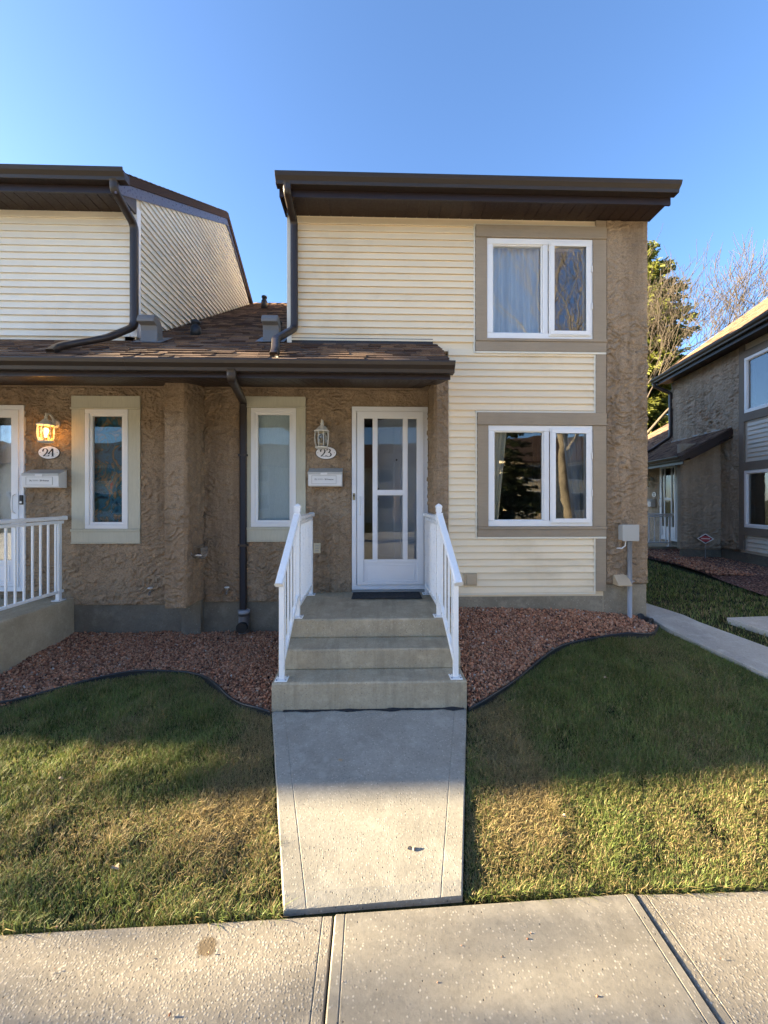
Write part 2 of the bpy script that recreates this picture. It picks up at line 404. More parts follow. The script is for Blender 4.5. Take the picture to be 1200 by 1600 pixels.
V = np.stack([XX.ravel(), YY.ravel(), ZZ.ravel()], 1); nx = len(xs); ii = np.arange(len(ys)-1)[:, None]*nx+np.arange(nx-1)[None]; ii = ii.ravel()
o = bpy.data.objects.new('lawn', fast_mesh('lawn', V, np.stack([ii, ii+1, ii+nx+1, ii+nx], 1), M['lawn_soil'], smooth=True)); COL.objects.link(o); tag(o, kind='structure')

# public sidewalk: three slabs with tooled margins
sw = bpy.data.objects.new('sidewalk', None); COL.objects.link(sw); tag(sw, kind='structure'); OFF[sw.name] = (0,0,0)
def slab(x0, x1, y0, y1a, y1b, z, mat, margins=(True, True)):
    gw, gd, m = .004, .0035, .045
    xs_ = [(x0, -.008), (x0+.006, 0)]
    if margins[0]: xs_ += [(x0+m-gw, 0), (x0+m, -gd), (x0+m+gw, 0)]
    if margins[1]: xs_ += [(x1-m-gw, 0), (x1-m, -gd), (x1-m+gw, 0)]
    xs_ += [(x1-.006, 0), (x1, -.008)]
    mb = MB(); n = len(xs_)
    yb = lambda x: lerp(y1a, y1b, (x-x0)/(x1-x0))
    for yy in (0, 1):
        for x, dz in xs_: mb.v.append((x, yb(x)-.012 if yy else y0, z+dz))
    for x, dz in xs_: mb.v.append((x, yb(x), z+dz-.008))
    for x, dz in xs_: mb.v.append((x, yb(x), z-.14))
    for x, dz in xs_: mb.v.append((x, y0, z-.14))
    for r in range(3):
        for i in range(n-1): mb.f.append((r*n+i, r*n+i+1, (r+1)*n+i+1, (r+1)*n+i))
    for i in range(n-1): mb.f.append((4*n+i, 4*n+i+1, i+1, i))
    mb.f.append((0, n, 2*n, 3*n, 4*n)); mb.f.append((n-1, 5*n-1, 4*n-1, 3*n-1, 2*n-1))
    return mb.build('slab', mat, sw)
x = -9.1
for x0, x1, mt in ((-4.65,-3.16,'concrete_smooth'), (-3.15,-1.66,'concrete_rough'), (-1.65,-.1665,'concrete_rough'), (-.1595,1.194,'concrete_smooth'), (1.201,2.6,'concrete_rough'), (2.61,4.0,'concrete_smooth'), (4.01,5.4,'concrete_rough')):
    slab(x0, x1, .25, sw_edge(x0), sw_edge(x1), 0 if mt == 'concrete_rough' else .006, M[mt])
tag(MB().box(-60, 60, -14, .235, -.3, -.1).build('bounce_court', M['concrete_bounce']), kind='structure')  # unseen ground out front, made pale to bounce sunlight onto the facade
tag(MB().box(-60, 60, -60, -14.01, -.3, -.02).build('opposite_lawn', M['lawn_soil']), kind='structure')

# entrance walk, narrower at the sidewalk
wy = 3.318
wl = lambda Y: lerp(-.385, -.790, (Y-1.83)/(wy-1.83)); wr = lambda Y: lerp(.408, .762, (Y-1.86)/(wy-1.86)); wz = lambda Y: lerp(.012, .118, (Y-1.83)/(wy-1.83))
mb = MB(); NR = 24
for j in range(NR+1):
    t = j/NR; row = []
    ya, yb_ = lerp(1.832, wy, t), lerp(1.876, wy, t)
    xl, xr = wl(ya), wr(yb_)
    for x_, dz in ((xl, -.12), (xl-.0, -.010), (xl+.007, 0), (xl+.095, 0), (xl+.099, -.003), (xl+.103, 0), (0, 0), (xr-.103, 0), (xr-.099, -.003), (xr-.095, 0), (xr-.007, 0), (xr, -.010), (xr, -.12)):
        s_ = (x_-xl)/(xr-xl); y_ = lerp(ya, yb_, s_); mb.v.append((x_, y_, wz(y_)+dz-(.012 if j == 0 and dz > -.1 else 0)))
n = 13
for j in range(NR):
    for i in range(n-1): mb.f.append((j*n+i, j*n+i+1, (j+1)*n+i+1, (j+1)*n+i))
mb.f.append(tuple(range(n-1, -1, -1)))
tag(mb.build('walkway', M['concrete_walk']), kind='structure')
# dirty crack between the walk and the bottom step
mb = MB(); pr_ = None
for i in range(61):
    x_ = lerp(-.70, .74, i/60); wdt = .004+.012*max(0, math.sin(i*.37)+.6*math.sin(i*.9+1))*(.5+.5*(i > 28)); y_ = 3.312+.006*math.sin(i*.5)+random.uniform(-.004, .004)
    a = len(mb.v); mb.v += [(x_, y_-wdt, .1205), (x_, 3.331, .1215+wdt*.5)]
    if i: mb.f.append((a-2, a, a+1, a-1))
tag(mb.build('joint_dirt', M['rubber_mat']), kind='stuff')

# side path and neighbour's path
def strip(name, L, Rr, mat, dz=.015, n=24):
    mb = MB()
    def interp(P_, t):
        k = min(int(t*(len(P_)-1)), len(P_)-2); f = t*(len(P_)-1)-k; return (lerp(P_[k][0], P_[k+1][0], f), lerp(P_[k][1], P_[k+1][1], f))
    for j in range(n+1):
        a = interp(L, j/n); c = interp(Rr, j/n); za, zc = g(*a)+dz, g(*c)+dz
        mb.v += [(a[0]-.0, a[1], za-.1), (a[0], a[1], za-.006), (lerp(a[0], c[0], .02), lerp(a[1], c[1], .02), za), (lerp(a[0], c[0], .98), lerp(a[1], c[1], .98), zc), (c[0], c[1], zc-.006), (c[0], c[1], zc-.1)]
        if j:
            k = (j-1)*6
            for i in range(5): mb.f.append((k+i, k+i+1, k+i+7, k+i+6))
    mb.f.append((0,1,2,3,4,5)); k = n*6; mb.f.append((k+5,k+4,k+3,k+2,k+1,k))
    return tag(mb.build(name, mat), kind='structure')
strip('side_path', [(3.9,1.88), (3.62,2.8), (3.37,3.44), (3.06,4.30), (3.045,5.4), (3.05,14)], [(4.6,1.88), (4.12,3.2), (3.79,3.87), (3.50,4.42), (3.36,5.3), (3.40,14)], M['concrete_path'])
strip('neighbour_path', [(3.87,4.42), (4.05,4.13), (4.5,3.7), (5.2,3.2)], [(3.88,4.43), (4.4,4.46), (5.2,4.7), (6.4,5.1)], M['concrete_path'], .03)

# ------------------------------------------------------------------ garden beds
EL = [(-5.0,3.30), (-3.7,3.30), (-3.015,3.467), (-2.60,3.831), (-2.279,3.963), (-2.0,3.99), (-1.75,3.99), (-1.55,3.88), (-1.35,3.69), (-1.20,3.54), (-1.042,3.407), (-.90,3.33), (-.80,3.30)]
ER = [(.775,3.30), (.90,3.38), (1.247,3.64), (1.52,3.87), (1.761,4.04), (1.95,4.14), (2.15,4.19), (2.45,4.155), (2.72,4.11), (2.88,4.16), (3.02,4.30)]
yeL = lambda X: np.interp(X, [p[0] for p in EL], [p[1] for p in EL]); yeR = lambda X: np.interp(X, [p[0] for p in ER], [p[1] for p in ER])
def bedL(X, Y):
    t = np.clip((Y-yeL(X))/(D_-yeL(X)), 0, 1); return g_arr(X, yeL(X))+.0+t**.9*(.245-g_arr(X, yeL(X)))+.012*np.sin(X*7)*np.sin(Y*9)*t
def bedR(X, Y):
    ye = yeR(X); t = np.clip((Y-ye)/np.maximum(F_-ye, .1), 0, 1); zw = np.interp(X, [.8, 2.2, 2.94, 3.05], [.635, .60, .52, .45]); z0 = g_arr(X, ye)+.005
    return z0+t**.8*(zw-z0)+.010*np.sin(X*8)*np.sin(Y*7)*t
def bed_mesh(name, x0, x1, ye, yw, fz):
    xs = np.linspace(x0, x1, 60); T_ = np.linspace(0, 1, 14); X = np.repeat(xs[None], 14, 0); Y = ye(X)+(yw-ye(X))*T_[:, None]; Z = fz(X, Y)-.012
    V = np.stack([X.ravel(), Y.ravel(), Z.ravel()], 1); ii = (np.arange(13)[:, None]*60+np.arange(59)[None]).ravel()
    o = bpy.data.objects.new(name, fast_mesh(name, V, np.stack([ii, ii+1, ii+61, ii+60], 1), M['gravel_base'], smooth=True)); COL.objects.link(o); return tag(o, kind='structure')
bed_mesh('gravel_bed', -5, -.79, yeL, D_+.02, bedL); bed_mesh('gravel_bed', .775, 3.02, yeR, F_+.02, bedR)
# stones
IV = np.array([(x, y, z) for x in (-1, 1) for y in (-1, 1) for z in (-1, 1)])*.62
IF = np.array([(0,1,3), (0,3,2), (4,6,7), (4,7,5), (0,4,5), (0,5,1), (2,3,7), (2,7,6), (0,2,6), (0,6,4), (1,5,7), (1,7,3)])
def stones(name, pts, label_kind, size=(.006, .0155)):
    n = len(pts); k = len(IV)
    sc_ = rng.uniform(size[0], size[1], (n, 1, 1))*rng.uniform(.65, 1.25, (n, 1, 3)); sc_[:, :, 2] *= .8
    q = rng.normal(size=(n, 4)); q /= np.linalg.norm(q, axis=1, keepdims=True); a, b_, c, d = q.T
    Rm = np.stack([1-2*(c*c+d*d), 2*(b_*c-a*d), 2*(b_*d+a*c), 2*(b_*c+a*d), 1-2*(b_*b_+d*d), 2*(c*d-a*b_), 2*(b_*d-a*c), 2*(c*d+a*b_), 1-2*(b_*b_+c*c)], 1).reshape(n, 3, 3)
    P_ = IV[None]*rng.uniform(.6, 1.3, (n, k, 3))*sc_; P_ = np.einsum('nij,nkj->nki', Rm, P_)+pts[:, None]
    base = np.array([[.43,.185,.10], [.51,.24,.13], [.31,.13,.072], [.58,.31,.185], [.19,.088,.053], [.44,.26,.165]])[rng.integers(0, 6, n)]*rng.uniform(.7, 1.25, (n, 1))
    pale = rng.random(n) < .018; base[pale] = np.array([.55,.48,.41])*rng.uniform(.6, 1.1, (pale.sum(), 1))
    o = bpy.data.objects.new(name, fast_mesh(name, P_.reshape(-1, 3), (IF[None]+np.arange(n)[:, None, None]*k).reshape(-1, 3), M['gravel_stone'], np.repeat(base, k, 0))); COL.objects.link(o); return tag(o, kind='stuff')
def scatter(n, x0, x1, ye, yw, fz):
    X = rng.uniform(x0, x1, n); Y = rng.uniform(3.25, yw, n); k = (Y > ye(X)+.015); X, Y = X[k], Y[k]; return np.stack([X, Y, fz(X, Y)+rng.uniform(-.012, .004, len(X))], 1)
stones('gravel', scatter(42000, -4.9, -.80, yeL, D_, bedL), '', ); stones('gravel', scatter(26000, .79, 3.03, yeR, F_, bedR), '')
# black edging: roll-top strip on each bed
def edging(path, label):
    P_ = []
    for i in range(len(path)-1):
        for t in np.linspace(0, 1, 6, endpoint=False): P_.append((lerp(path[i][0], path[i+1][0], t), lerp(path[i][1], path[i+1][1], t)))
    P_.append(path[-1]); P_ = np.array(P_)
    for _ in range(4): P_[1:-1] = (P_[:-2]+2*P_[1:-1]+P_[2:])/4
    e = thing('garden_edging', (P_[len(P_)//2][0], P_[len(P_)//2][1], 0), label, 'edging')
    zz = [g(a, c)+.004+.010*math.sin(i*.31) for i, (a, c) in enumerate(P_)]
    MB().tube([(a, c-.004, z+.012) for (a, c), z in zip(P_, zz)], .010, 7).build('roll_top', M['edging_black'], e, True)
    mb = MB()
    for i, ((a, c), z) in enumerate(zip(P_, zz)):
        mb.v += [(a, c-.006, z-.08), (a, c-.006, z+.006), (a, c+.0, z+.006), (a, c+.0, z-.08)]
        if i:
            k = 4*(i-1)
            for j in range(4): mb.f.append((k+j, k+(j+1) % 4, k+4+(j+1) % 4, k+4+j))
    mb.build('skirt', M['edging_black'], e)
edging(EL, 'black plastic edging curving between the lawn and the red gravel under the small windows')
edging(ER, 'black plastic edging along the red gravel under the big double windows')

# ------------------------------------------------------------------ grass
def blades(name, X, Y, Zf, hmin, hmax, wd, straw, lean=.45):
    n = len(X); Z = Zf(X, Y)-.028; h = rng.uniform(hmin, hmax, n)*(.55+.95*vnoise(X+20, Y+20, 6, 31)**1.3); cl_ = vnoise(X+20, Y+20, 9, 33); th = rng.uniform(0, 2*np.pi, n); ln = h*rng.uniform(.15, 1, n)*lean*2
    ln = np.where(rng.random(n) < straw*.5, h*1.4, ln)
    dx, dy = np.cos(th), np.sin(th); fx, fy = -dy, dx; wv = wd*rng.uniform(.6, 1.3, n)
    b0 = np.stack([X-fx*wv/2, Y-fy*wv/2, Z], 1); b1 = np.stack([X+fx*wv/2, Y+fy*wv/2, Z], 1)
    mx, my, mz = X+dx*ln*.35, Y+dy*ln*.35, Z+h*.6
    m0 = np.stack([mx-fx*wv*.42, my-fy*wv*.42, mz], 1); m1 = np.stack([mx+fx*wv*.42, my+fy*wv*.42, mz], 1)
    tp = np.stack([X+dx*ln, Y+dy*ln, Z+h*(.95-.25*ln/np.maximum(h*2, .001))], 1)
    V = np.stack([b0, b1, m0, m1, tp], 1).reshape(-1, 3); k = np.arange(n)[:, None]*5
    F = np.concatenate([k+np.array([[0,1,3]]), k+np.array([[0,3,2]]), k+np.array([[2,3,4]])], 0)
    green = np.array([.135,.18,.05])*rng.uniform(.6, 1.5, (n, 1))*(.72+.6*cl_[:, None])*np.array([1,1,1])+np.array([.05,.03,0])*rng.random((n, 1))
    dry = np.array([.37,.28,.13])*rng.uniform(.55, 1.25, (n, 1))
    isd = (rng.random(n) < straw)[:, None]; c = np.where(isd, dry, green)
    o = bpy.data.objects.new(name, fast_mesh(name, V, F, M['grass_blade'], np.repeat(c, 5, 0))); COL.objects.link(o); return tag(o, kind='stuff')
def vnoise(X, Y, s, seed):
    r = np.random.default_rng(seed); G_ = r.random((64, 64)); x = (X*s) % 63; y = (Y*s) % 63; i, j = x.astype(int), y.astype(int); fx, fy = x-i, y-j
    fx = fx*fx*(3-2*fx); fy = fy*fy*(3-2*fy)
    return (G_[i, j]*(1-fx)+G_[i+1, j]*fx)*(1-fy)+(G_[i, j+1]*(1-fx)+G_[i+1, j+1]*fx)*fy
def lawn_pts(n, x0, x1, y0, y1, ok):
    X = rng.uniform(x0, x1, n); Y = rng.uniform(y0, y1, n); k = ok(X, Y) & (vnoise(X+20, Y+20, 7, 41)*.7+vnoise(X+20, Y+20, 17, 43)*.3 > rng.random(n)*.42) & (X > -.97*Y-.7) & (X < 1.0*Y+.8); return X[k], Y[k]
swe = lambda X: np.where(X < .4, 1.815+.028*X, 1.866)
def pathL(Y): return np.interp(Y, [1.88,2.8,3.44,4.30,5.4,14], [3.9,3.62,3.37,3.06,3.045,3.05])
def pathR(Y): return np.interp(Y, [1.88,3.2,3.87,4.42,5.3,14], [4.6,4.12,3.79,3.50,3.36,3.40])
okL = lambda X, Y: (Y > swe(X)+.004) & (Y < yeL(X)-.015) & (X < -.385-(Y-1.83)*.2722-.012)
okR = lambda X, Y: (Y > swe(X)+.004) & (Y < np.where(X < 3.02, yeR(X), 4.6)-.015) & (X > .408+(Y-1.86)*.2428+.012) & (X < pathL(Y)-.02)
X, Y = lawn_pts(350000, -5, -.35, 1.75, 4.1, okL)
dry = np.exp(-((X+.80-(Y-2.5)*.02)/.22)**2)*np.clip((Y-1.9)*2, 0, 1)*.8+.9*np.clip((Y-yeL(X)+.28)/.28, 0, 1)*.5+np.clip(vnoise(X, Y, 2.2, 3)-.45, 0, 1)*.95+.18
blades('lawn_grass', X, Y, g_arr, .016, .052, .0026, np.clip(dry, 0, .93))
X, Y = lawn_pts(520000, .4, 5, 1.8, 4.65, okR)
dry = np.exp(-((X-.90-(Y-2.4)*.05)/.20)**2)*np.clip((Y-1.9)*2, 0, 1)*.9+.8*np.clip((2.45-Y)/.5, 0, 1)*.12+np.clip(vnoise(X, Y, 1.8, 5)-.42, 0, 1)*.9+.19
dry = dry*np.clip(1.15-np.clip((X-2.3)/1.0, 0, 1)*.8*np.clip((Y-2.9)/.8, 0, 1), .12, 2)
blades('lawn_grass', X, Y, g_arr, .016, .050, .0026, np.clip(dry, 0, .93))
# fringes leaning over the concrete
n = 6500; X = rng.uniform(-2.2, 2.6, n); X = X[((X < -.40) | (X > .42)) & (vnoise(X, X*0+.5, 5, 12) > rng.random(n)*.9+.12)]; blades('lawn_grass', X, swe(X)+rng.uniform(.0, .03, len(X)), g_arr, .025, .072, .0034, np.full(len(X), .3), .6)
# far lawn beyond the side path
okF = lambda X, Y: (X > pathR(Y)+.02) & (X-7.46-(Y-8.65)*.184 < -1.55) & ~((Y < 4.44+.12*(X-3.87)) & (Y > 4.42-.9*(X-3.87)))
X, Y = lawn_pts(110000, 3.3, 9, 2, 14, okF); blades('lawn_grass', X, Y, g_arr, .03, .06, .007, np.clip(vnoise(X, Y, 1.1, 8)*.35, 0, .4))

# ------------------------------------------------------------------ building kit (facade in xz, outward = -y)
_cache = {}
BH = .0733
def board_mesh(L, h, mat):
    k = (round(L, 2), round(h, 3), mat)
    if k not in _cache:
        _cache[k] = MB().prism([(0, .006), (-.018, .0015), (-.0215, 0), (-.023, .003), (-.0215, .009), (-.003, h+.004), (0, h+.004)], 0, 0, L).mesh('siding_board', M[mat])
    return _cache[k]
def siding_area(parent, x0, x1, z0, z1, y, holes=(), mat='siding_cream', h=BH, joints=0, ends=None, rot=0):
    z = z0; i = 0
    while z < z1-.015:
        hh = min(h, z1-z); zc = z+hh/2; a, b_ = (x0, x1) if ends is None else ends(z+hh*.5)
        segs = [(a, b_)] if b_-a > .03 else []
        for (hx0, hx1, hz0, hz1) in holes:
            if hz0-.01 < zc < hz1+.01:
                ns = []
                for (p, q) in segs:
                    if hx0 > p+.02: ns.append((p, min(q, hx0)))
                    if hx1 < q-.02: ns.append((max(p, hx1), q))
                    if hx0 >= q or hx1 <= p: ns = ns or [(p, q)]
                segs = [(p, q) for p, q in ns if q-p > .03]
        out = []
        for p, q in segs:
            if joints and q-p > 1.6 and random.random() < joints:
                m_ = lerp(p, q, random.uniform(.25, .8)); out += [(p, m_-.001), (m_+.001, q)]
            else: out.append((p, q))
        for p, q in out:
            me = board_mesh(q-p, hh, mat)
            if rot == 0: inst('siding_board', me, parent, (p, y, z))
            else: inst('siding_board', me, parent, (y, p, z), (0, 0, R(90)))
        z += h; i += 1
def gutter(parent, x0, x1, yb, ztop, h=.1, mat='metal_brown'):
    P_ = [(0,-h), (-.075,-h), (-.082,-h*.7), (-.112,-h*.4), (-.122,-h*.12), (-.122,0), (-.112,0), (-.110,-.02), (-.006,-.02), (-.004,.0), (0,0)]
    return MB().prism([(yb+a, ztop+b_) for a, b_ in P_], 0, x0, x1).build('gutter', M[mat], parent, bevel=.002)
def pane(parent, x0, x1, z0, z1, y, mat='glass', name='pane'):
    return MB().box(x0, x1, y, y+.005, z0, z1).build(name, M[mat], parent)
def double_window(root, x0, x1, z0, z1, y, xm):
    """fixed light on the left, casement on the right"""
    wf = .062; mb = MB().ring(x0, x1, z0, z1, wf, y-.028, y+.06); mb.box(xm-.028, xm+.028, y-.024, y+.06, z0+wf, z1-wf)
    wn = mb.build('window', M['vinyl_white'], root, bevel=.006)
    MB().ring(x0+wf-.002, xm-.03, z0+wf-.002, z1-wf+.002, .012, y-.012, y+.02).build('glazing_bead', M['vinyl_white'], wn, bevel=.003)
    s = MB().ring(xm+.03, x1-.024, z0+.028, z1-.03, .050, y-.040, y-.0285).ring(xm+.044, x1-.036, z0+.040, z1-.042, .045, y-.05, y-.041).build('sash', M['vinyl_white'], wn, bevel=.005)
    for zz in (.33, .70):
        zc = lerp(z0, z1, zz); MB().box(x1-.022, x1-.008, y-.046, y-.029, zc-.035, zc+.035).build('hinge', M['vinyl_white'], wn, bevel=.003)
    pane(wn, x0+wf, xm-.03, z0+wf, z1-wf, y+.012); pane(wn, xm+.08, x1-.078, z0+.085, z1-.087, y-.026)
    return wn
def curtain(name, x0, x1, z0, z1, y, mat, label, folds=9, amp=.02, x0b=None, x1b=None, group=None, rotz=0):
    mb = MB(); nx_, nz = folds*8, 8; x0b = x0 if x0b is None else x0b; x1b = x1 if x1b is None else x1b; c0 = ((x0+x1)/2, y, z0)
    for j in range(nz+1):
        t = j/nz
        for i in range(nx_+1):
            u = i/nx_; xx = lerp(lerp(x0b, x0, t), lerp(x1b, x1, t), u)
            mb.v.append((xx-c0[0], amp*math.sin(u*folds*2*math.pi+.7*math.sin(u*9))*(1-.3*t)+amp*.4*math.sin(u*folds*3.3+t*2), lerp(z0, z1, t)-c0[2]))
            if i and j: k = len(mb.v)-1; mb.f.append((k-nx_-2, k-nx_-1, k, k-1))
    o = mb.build(name, M[mat], None, True); o.location = c0; o.rotation_euler = (0, 0, rotz); return tag(o, label, 'curtain', group)
def storm_door(root, x0, x1, z0, z1, y, full=False, inner=True):
    d = MB().ring(x0, x1, z0-.06, z1, .055, y-.035, y+.07).build('door_frame', M['door_white'], root, bevel=.004)
    a, c, e, f = x0+.062, x1-.03-.022, z0, z1-.06
    dr = MB(); W = .075
    dr.box(a, c, y-.050, y-.014, f-W, f); dr.box(a, c, y-.050, y-.014, e, e+.035)
    dr.box(a, a+W, y-.050, y-.014, e+.035, f-W); dr.box(c-W, c, y-.050, y-.014, e+.035, f-W)
    gz = e+.29
    dr.box(a+W, c-W, y-.046, y-.018, gz-.03, gz); dr.box(a+W, c-W, y-.034, y-.022, e+.035, gz-.03)
    o = dr.build('storm_door', M['door_white'], root, bevel=.003)
    MB().ring(a+W+.03, c-W-.03, e+.055, gz-.05, .012, y-.040, y-.0345).build('kick_panel', M['door_white'], o, bevel=.002)
    gx0, gx1 = a+W, c-W; gw = gx1-gx0
    if not full:
        m1, m2 = gx0+gw*.215, gx0+gw*.775
        for m in (m1, m2): MB().box(m-.022, m+.022, y-.046, y-.018, gz, f-W).build('stile', M['door_white'], o, bevel=.003)
        zr = lerp(gz, f-W, .475); MB().box(m1+.022, m2-.022, y-.045, y-.019, zr-.024, zr+.024).build('mid_rail', M['door_white'], o, bevel=.003)
        for p, q, r, s in ((gx0, m1-.022, gz, f-W), (m1+.022, m2-.022, gz, zr-.024), (m1+.022, m2-.022, zr+.024, f-W), (m2+.022, gx1, gz, f-W)):
            MB().ring(p, q, r, s, .008, y-.040, y-.024).build('glazing_bead', M['vinyl_white'], o); pane(o, p+.008, q-.008, r+.008, s-.008, y-.033, 'glass_storm')
    else:
        pane(o, gx0, gx1, gz, f-W, y-.033, 'glass'); MB().ring(gx0, gx1, gz, f-W, .01, y-.040, y-.024).build('glazing_bead', M['vinyl_white'], o)
    hx, hz = (a+.035, e+.93) if not full else (c-.035, e+.95)
    MB().tube([(hx, y-.05, hz-.11), (hx, y-.085, hz-.09), (hx, y-.095, hz), (hx, y-.085, hz+.09), (hx, y-.05, hz+.11)], .009, 8).build('handle', M['vinyl_white'], o, True)
    return d, o
def plank_door(root, x0, x1, z0, z1, y, ang):
    """panelled inner door standing ajar, hinged on the right"""
    e = bpy.data.objects.new('inner_door', None)
    mb = MB().box(-(x1-x0), 0, 0, .04, 0, z1-z0); W = x1-x0
    o = bpy.data.objects.new('inner_door', mb.mesh('inner_door', M['inner_door'])); COL.objects.link(o); o.parent = root
    off = OFF.get(root.name, (0,0,0)); o.location = (x1-off[0], y-off[1], z0-off[2]); o.rotation_euler = (0, 0, ang)
    for (p, q, r, s) in ((.1,.45,.12,.38), (.55,.9,.12,.38), (.1,.45,.44,.72), (.55,.9,.44,.72), (.1,.45,.78,.95), (.55,.9,.78,.95)):
        m2 = MB().ring(-W*q, -W*p, (z1-z0)*r, (z1-z0)*s, .022, -.008, 0).mesh('door_panel', M['inner_door']); k = bpy.data.objects.new('door_panel', m2); COL.objects.link(k); k.parent = o
    for zz, rr in ((1.13, .034), (1.0, .028)):
        m2 = MB().lathe((0,0,0), [(.002,-.03), (rr, -.03), (rr, .0), (.002, .0)], 14).mesh('lock', M['plastic_black']); k = bpy.data.objects.new('lock', m2); COL.objects.link(k); k.parent = o; k.location = (-W+.075, -.0, zz); k.rotation_euler = (R(-90), 0, 0)
    m2 = MB().lathe((0,0,0), [(.002,-.006), (.012,-.006), (.012,0), (.002,0)], 10).mesh('peephole', M['plastic_black']); k = bpy.data.objects.new('peephole', m2); COL.objects.link(k); k.parent = o; k.location = (-W*.5, 0, 1.5); k.rotation_euler = (R(-90),0,0)
    return o
def vfield(X, Y, seed):
    G_ = np.random.default_rng(seed).random((128, 128)); x = X % 127; y = Y % 127; i, j = x.astype(int), y.astype(int); fx, fy = x-i, y-j
    fx = fx*fx*(3-2*fx); fy = fy*fy*(3-2*fy)
    return (G_[i, j]*(1-fx)+G_[(i+1) % 128, j]*fx)*(1-fy)+(G_[i, (j+1) % 128]*(1-fx)+G_[(i+1) % 128, (j+1) % 128]*fx)*fy
def sstep(a, b_, x): t = np.clip((x-a)/(b_-a), 0, 1); return t*t*(3-2*t)
def trowel(U, Z, seed, amt=1.0):
    U = U+20; Z = Z+5
    wu = U+.05*(vfield(U*9, Z*9, seed)-.5); wz_ = Z+.06*(vfield(U*7+3, Z*7, seed+1)-.5)
    ph = wz_*12.5+2.8*vfield(wu*7, wz_*5, seed+2)+1.3*vfield(wu*19, wz_*14, seed+3)
    fr = ph-np.floor(ph); saw = (1-fr)*sstep(0, .05, fr)                      # lip overhanging downwards, fading upwards
    mask = sstep(.38, .52, vfield(wu*8+9, wz_*9, seed+4)*.65+vfield(wu*19, wz_*19, seed+5)*.35)
    n1 = vfield(wu*13, wz_*17, seed+6)*.6+vfield(wu*29, wz_*33, seed+7)*.4; pl = sstep(.52, .57, n1)
    calm = sstep(.25, .6, vfield(U*1.3, Z*1.1, seed+9))
    pit = sstep(.64, .70, vfield(wu*24+5, wz_*30, seed+11)*.7+vfield(U*45, Z*50, seed+12)*.3)
    return amt*((.023*saw*mask+.007*pl)*(.45+.55*calm)-.012*pit*(.3+.7*calm)+.0045*vfield(U*68, Z*68, seed+8)+.004*vfield(U*4, Z*4, seed+10)+.004)
def stucco_coat(parent, u0, u1, z0, z1, plane, holes=(), side=None, seed=1, res=.0070, mat='stucco_brown', amt=1.0):
    """trowelled coat on a wall face; side None: faces -y at y=plane, u = x; side +1/-1: faces +-x at x=plane, u = y"""
    nu, nz = max(2, int((u1-u0)/res)), max(2, int((z1-z0)/res)); U, Z = np.meshgrid(np.linspace(u0, u1, nu+1), np.linspace(z0, z1, nz+1))
    Hh = trowel(U, Z, seed, amt); Hh[0] = Hh[-1] = -.002; Hh[:, 0] = Hh[:, -1] = -.002
    uc, zc = (U[:-1, :-1]+U[1:, 1:])/2, (Z[:-1, :-1]+Z[1:, 1:])/2; ok = np.ones(uc.shape, bool)
    for h in holes: ok &= ~((uc > h[0]) & (uc < h[1]) & (zc > h[2]) & (zc < h[3]))
    V = np.stack([U, plane-Hh, Z], -1) if side is None else np.stack([plane+side*Hh, U, Z], -1)
    ii = (np.arange(nz)[:, None]*(nu+1)+np.arange(nu)[None])[ok]
    F = np.stack([ii, ii+1, ii+nu+2, ii+nu+1], 1)
    if side == -1: F = F[:, ::-1]
    off = OFF.get(root_of(parent).name, (0,0,0)); V = V.reshape(-1, 3)-np.array(off)
    o = bpy.data.objects.new('stucco_coat', fast_mesh('stucco_coat', V, F, M[mat], smooth=False)); COL.objects.link(o); o.parent = parent; return o
PITCH = .56; RA = math.atan(PITCH)
tab_meshes = []; EXPO = .112
for wd in (.09, .13, .17, .23):
    for th in (.010, .018):
        tab_meshes.append((wd, MB().add([(0,0,0), (wd-.004,0,0), (wd-.004,.15,0), (0,.15,0), (0,0,th), (wd-.004,0,th), (wd-.004,.15,.002), (0,.15,.002)], [(0,3,2,1),(4,5,6,7),(0,1,5,4),(1,2,6,5),(2,3,7,6),(3,0,4,7)]).mesh('shingle', M['shingle'])))
def shingle_area(parent, x0, x1, ye, ze, n0, n1, pitch=PITCH):
    ra = math.atan(pitch)
    for k in range(n0, n1):
        s = k*EXPO; x = x0-random.uniform(0, .1)
        while x < x1-.02:
            wd, me = random.choice(tab_meshes); xa = max(x, x0); 
            wv = min(wd, x1-xa) if x+wd > x1 else wd-(xa-x)
            if wv > .03:
                inst('shingle', me, parent, (xa, ye+s*math.cos(ra)-.002*math.sin(ra), ze+s*math.sin(ra)+.003), (ra-.01, random.uniform(-.003, .003), 0), (wv/wd, 1, 1))
            x += wd
def shingle_stuff(parent, x0, x1, ye, ze, n, pitch=PITCH, name='shingles', n0=0):
    ra = math.atan(pitch); V, Fc, C = [], [], []
    for k in range(n0, n):
        s = k*EXPO; x = x0
        while x < x1-.02:
            wd = min(random.choice((.09,.13,.17,.23)), x1-x); c = random.random(); i = len(V)
            for a, b_, t in ((0,0,0), (wd-.004,0,0), (wd-.004,.15,0), (0,.15,0), (0,0,.011), (wd-.004,0,.011), (wd-.004,.15,.003), (0,.15,.003)):
                V.append((x+a, ye+(s+b_)*math.cos(ra)-t*math.sin(ra), ze+(s+b_)*math.sin(ra)+t*math.cos(ra)+.003)); C.append((c, c, c))
            Fc += [(i+4,i+5,i+6,i+7), (i,i+1,i+5,i+4), (i+1,i+2,i+6,i+5), (i+3,i,i+4,i+7)]; x += wd
    off = OFF.get(root_of(parent).name, (0,0,0)); V = np.array(V)-np.array(off)
    o = bpy.data.objects.new(name, fast_mesh(name, V, np.array(Fc), M['shingle_far'], np.array(C))); COL.objects.link(o); o.parent = parent; return tag(o, kind='stuff')
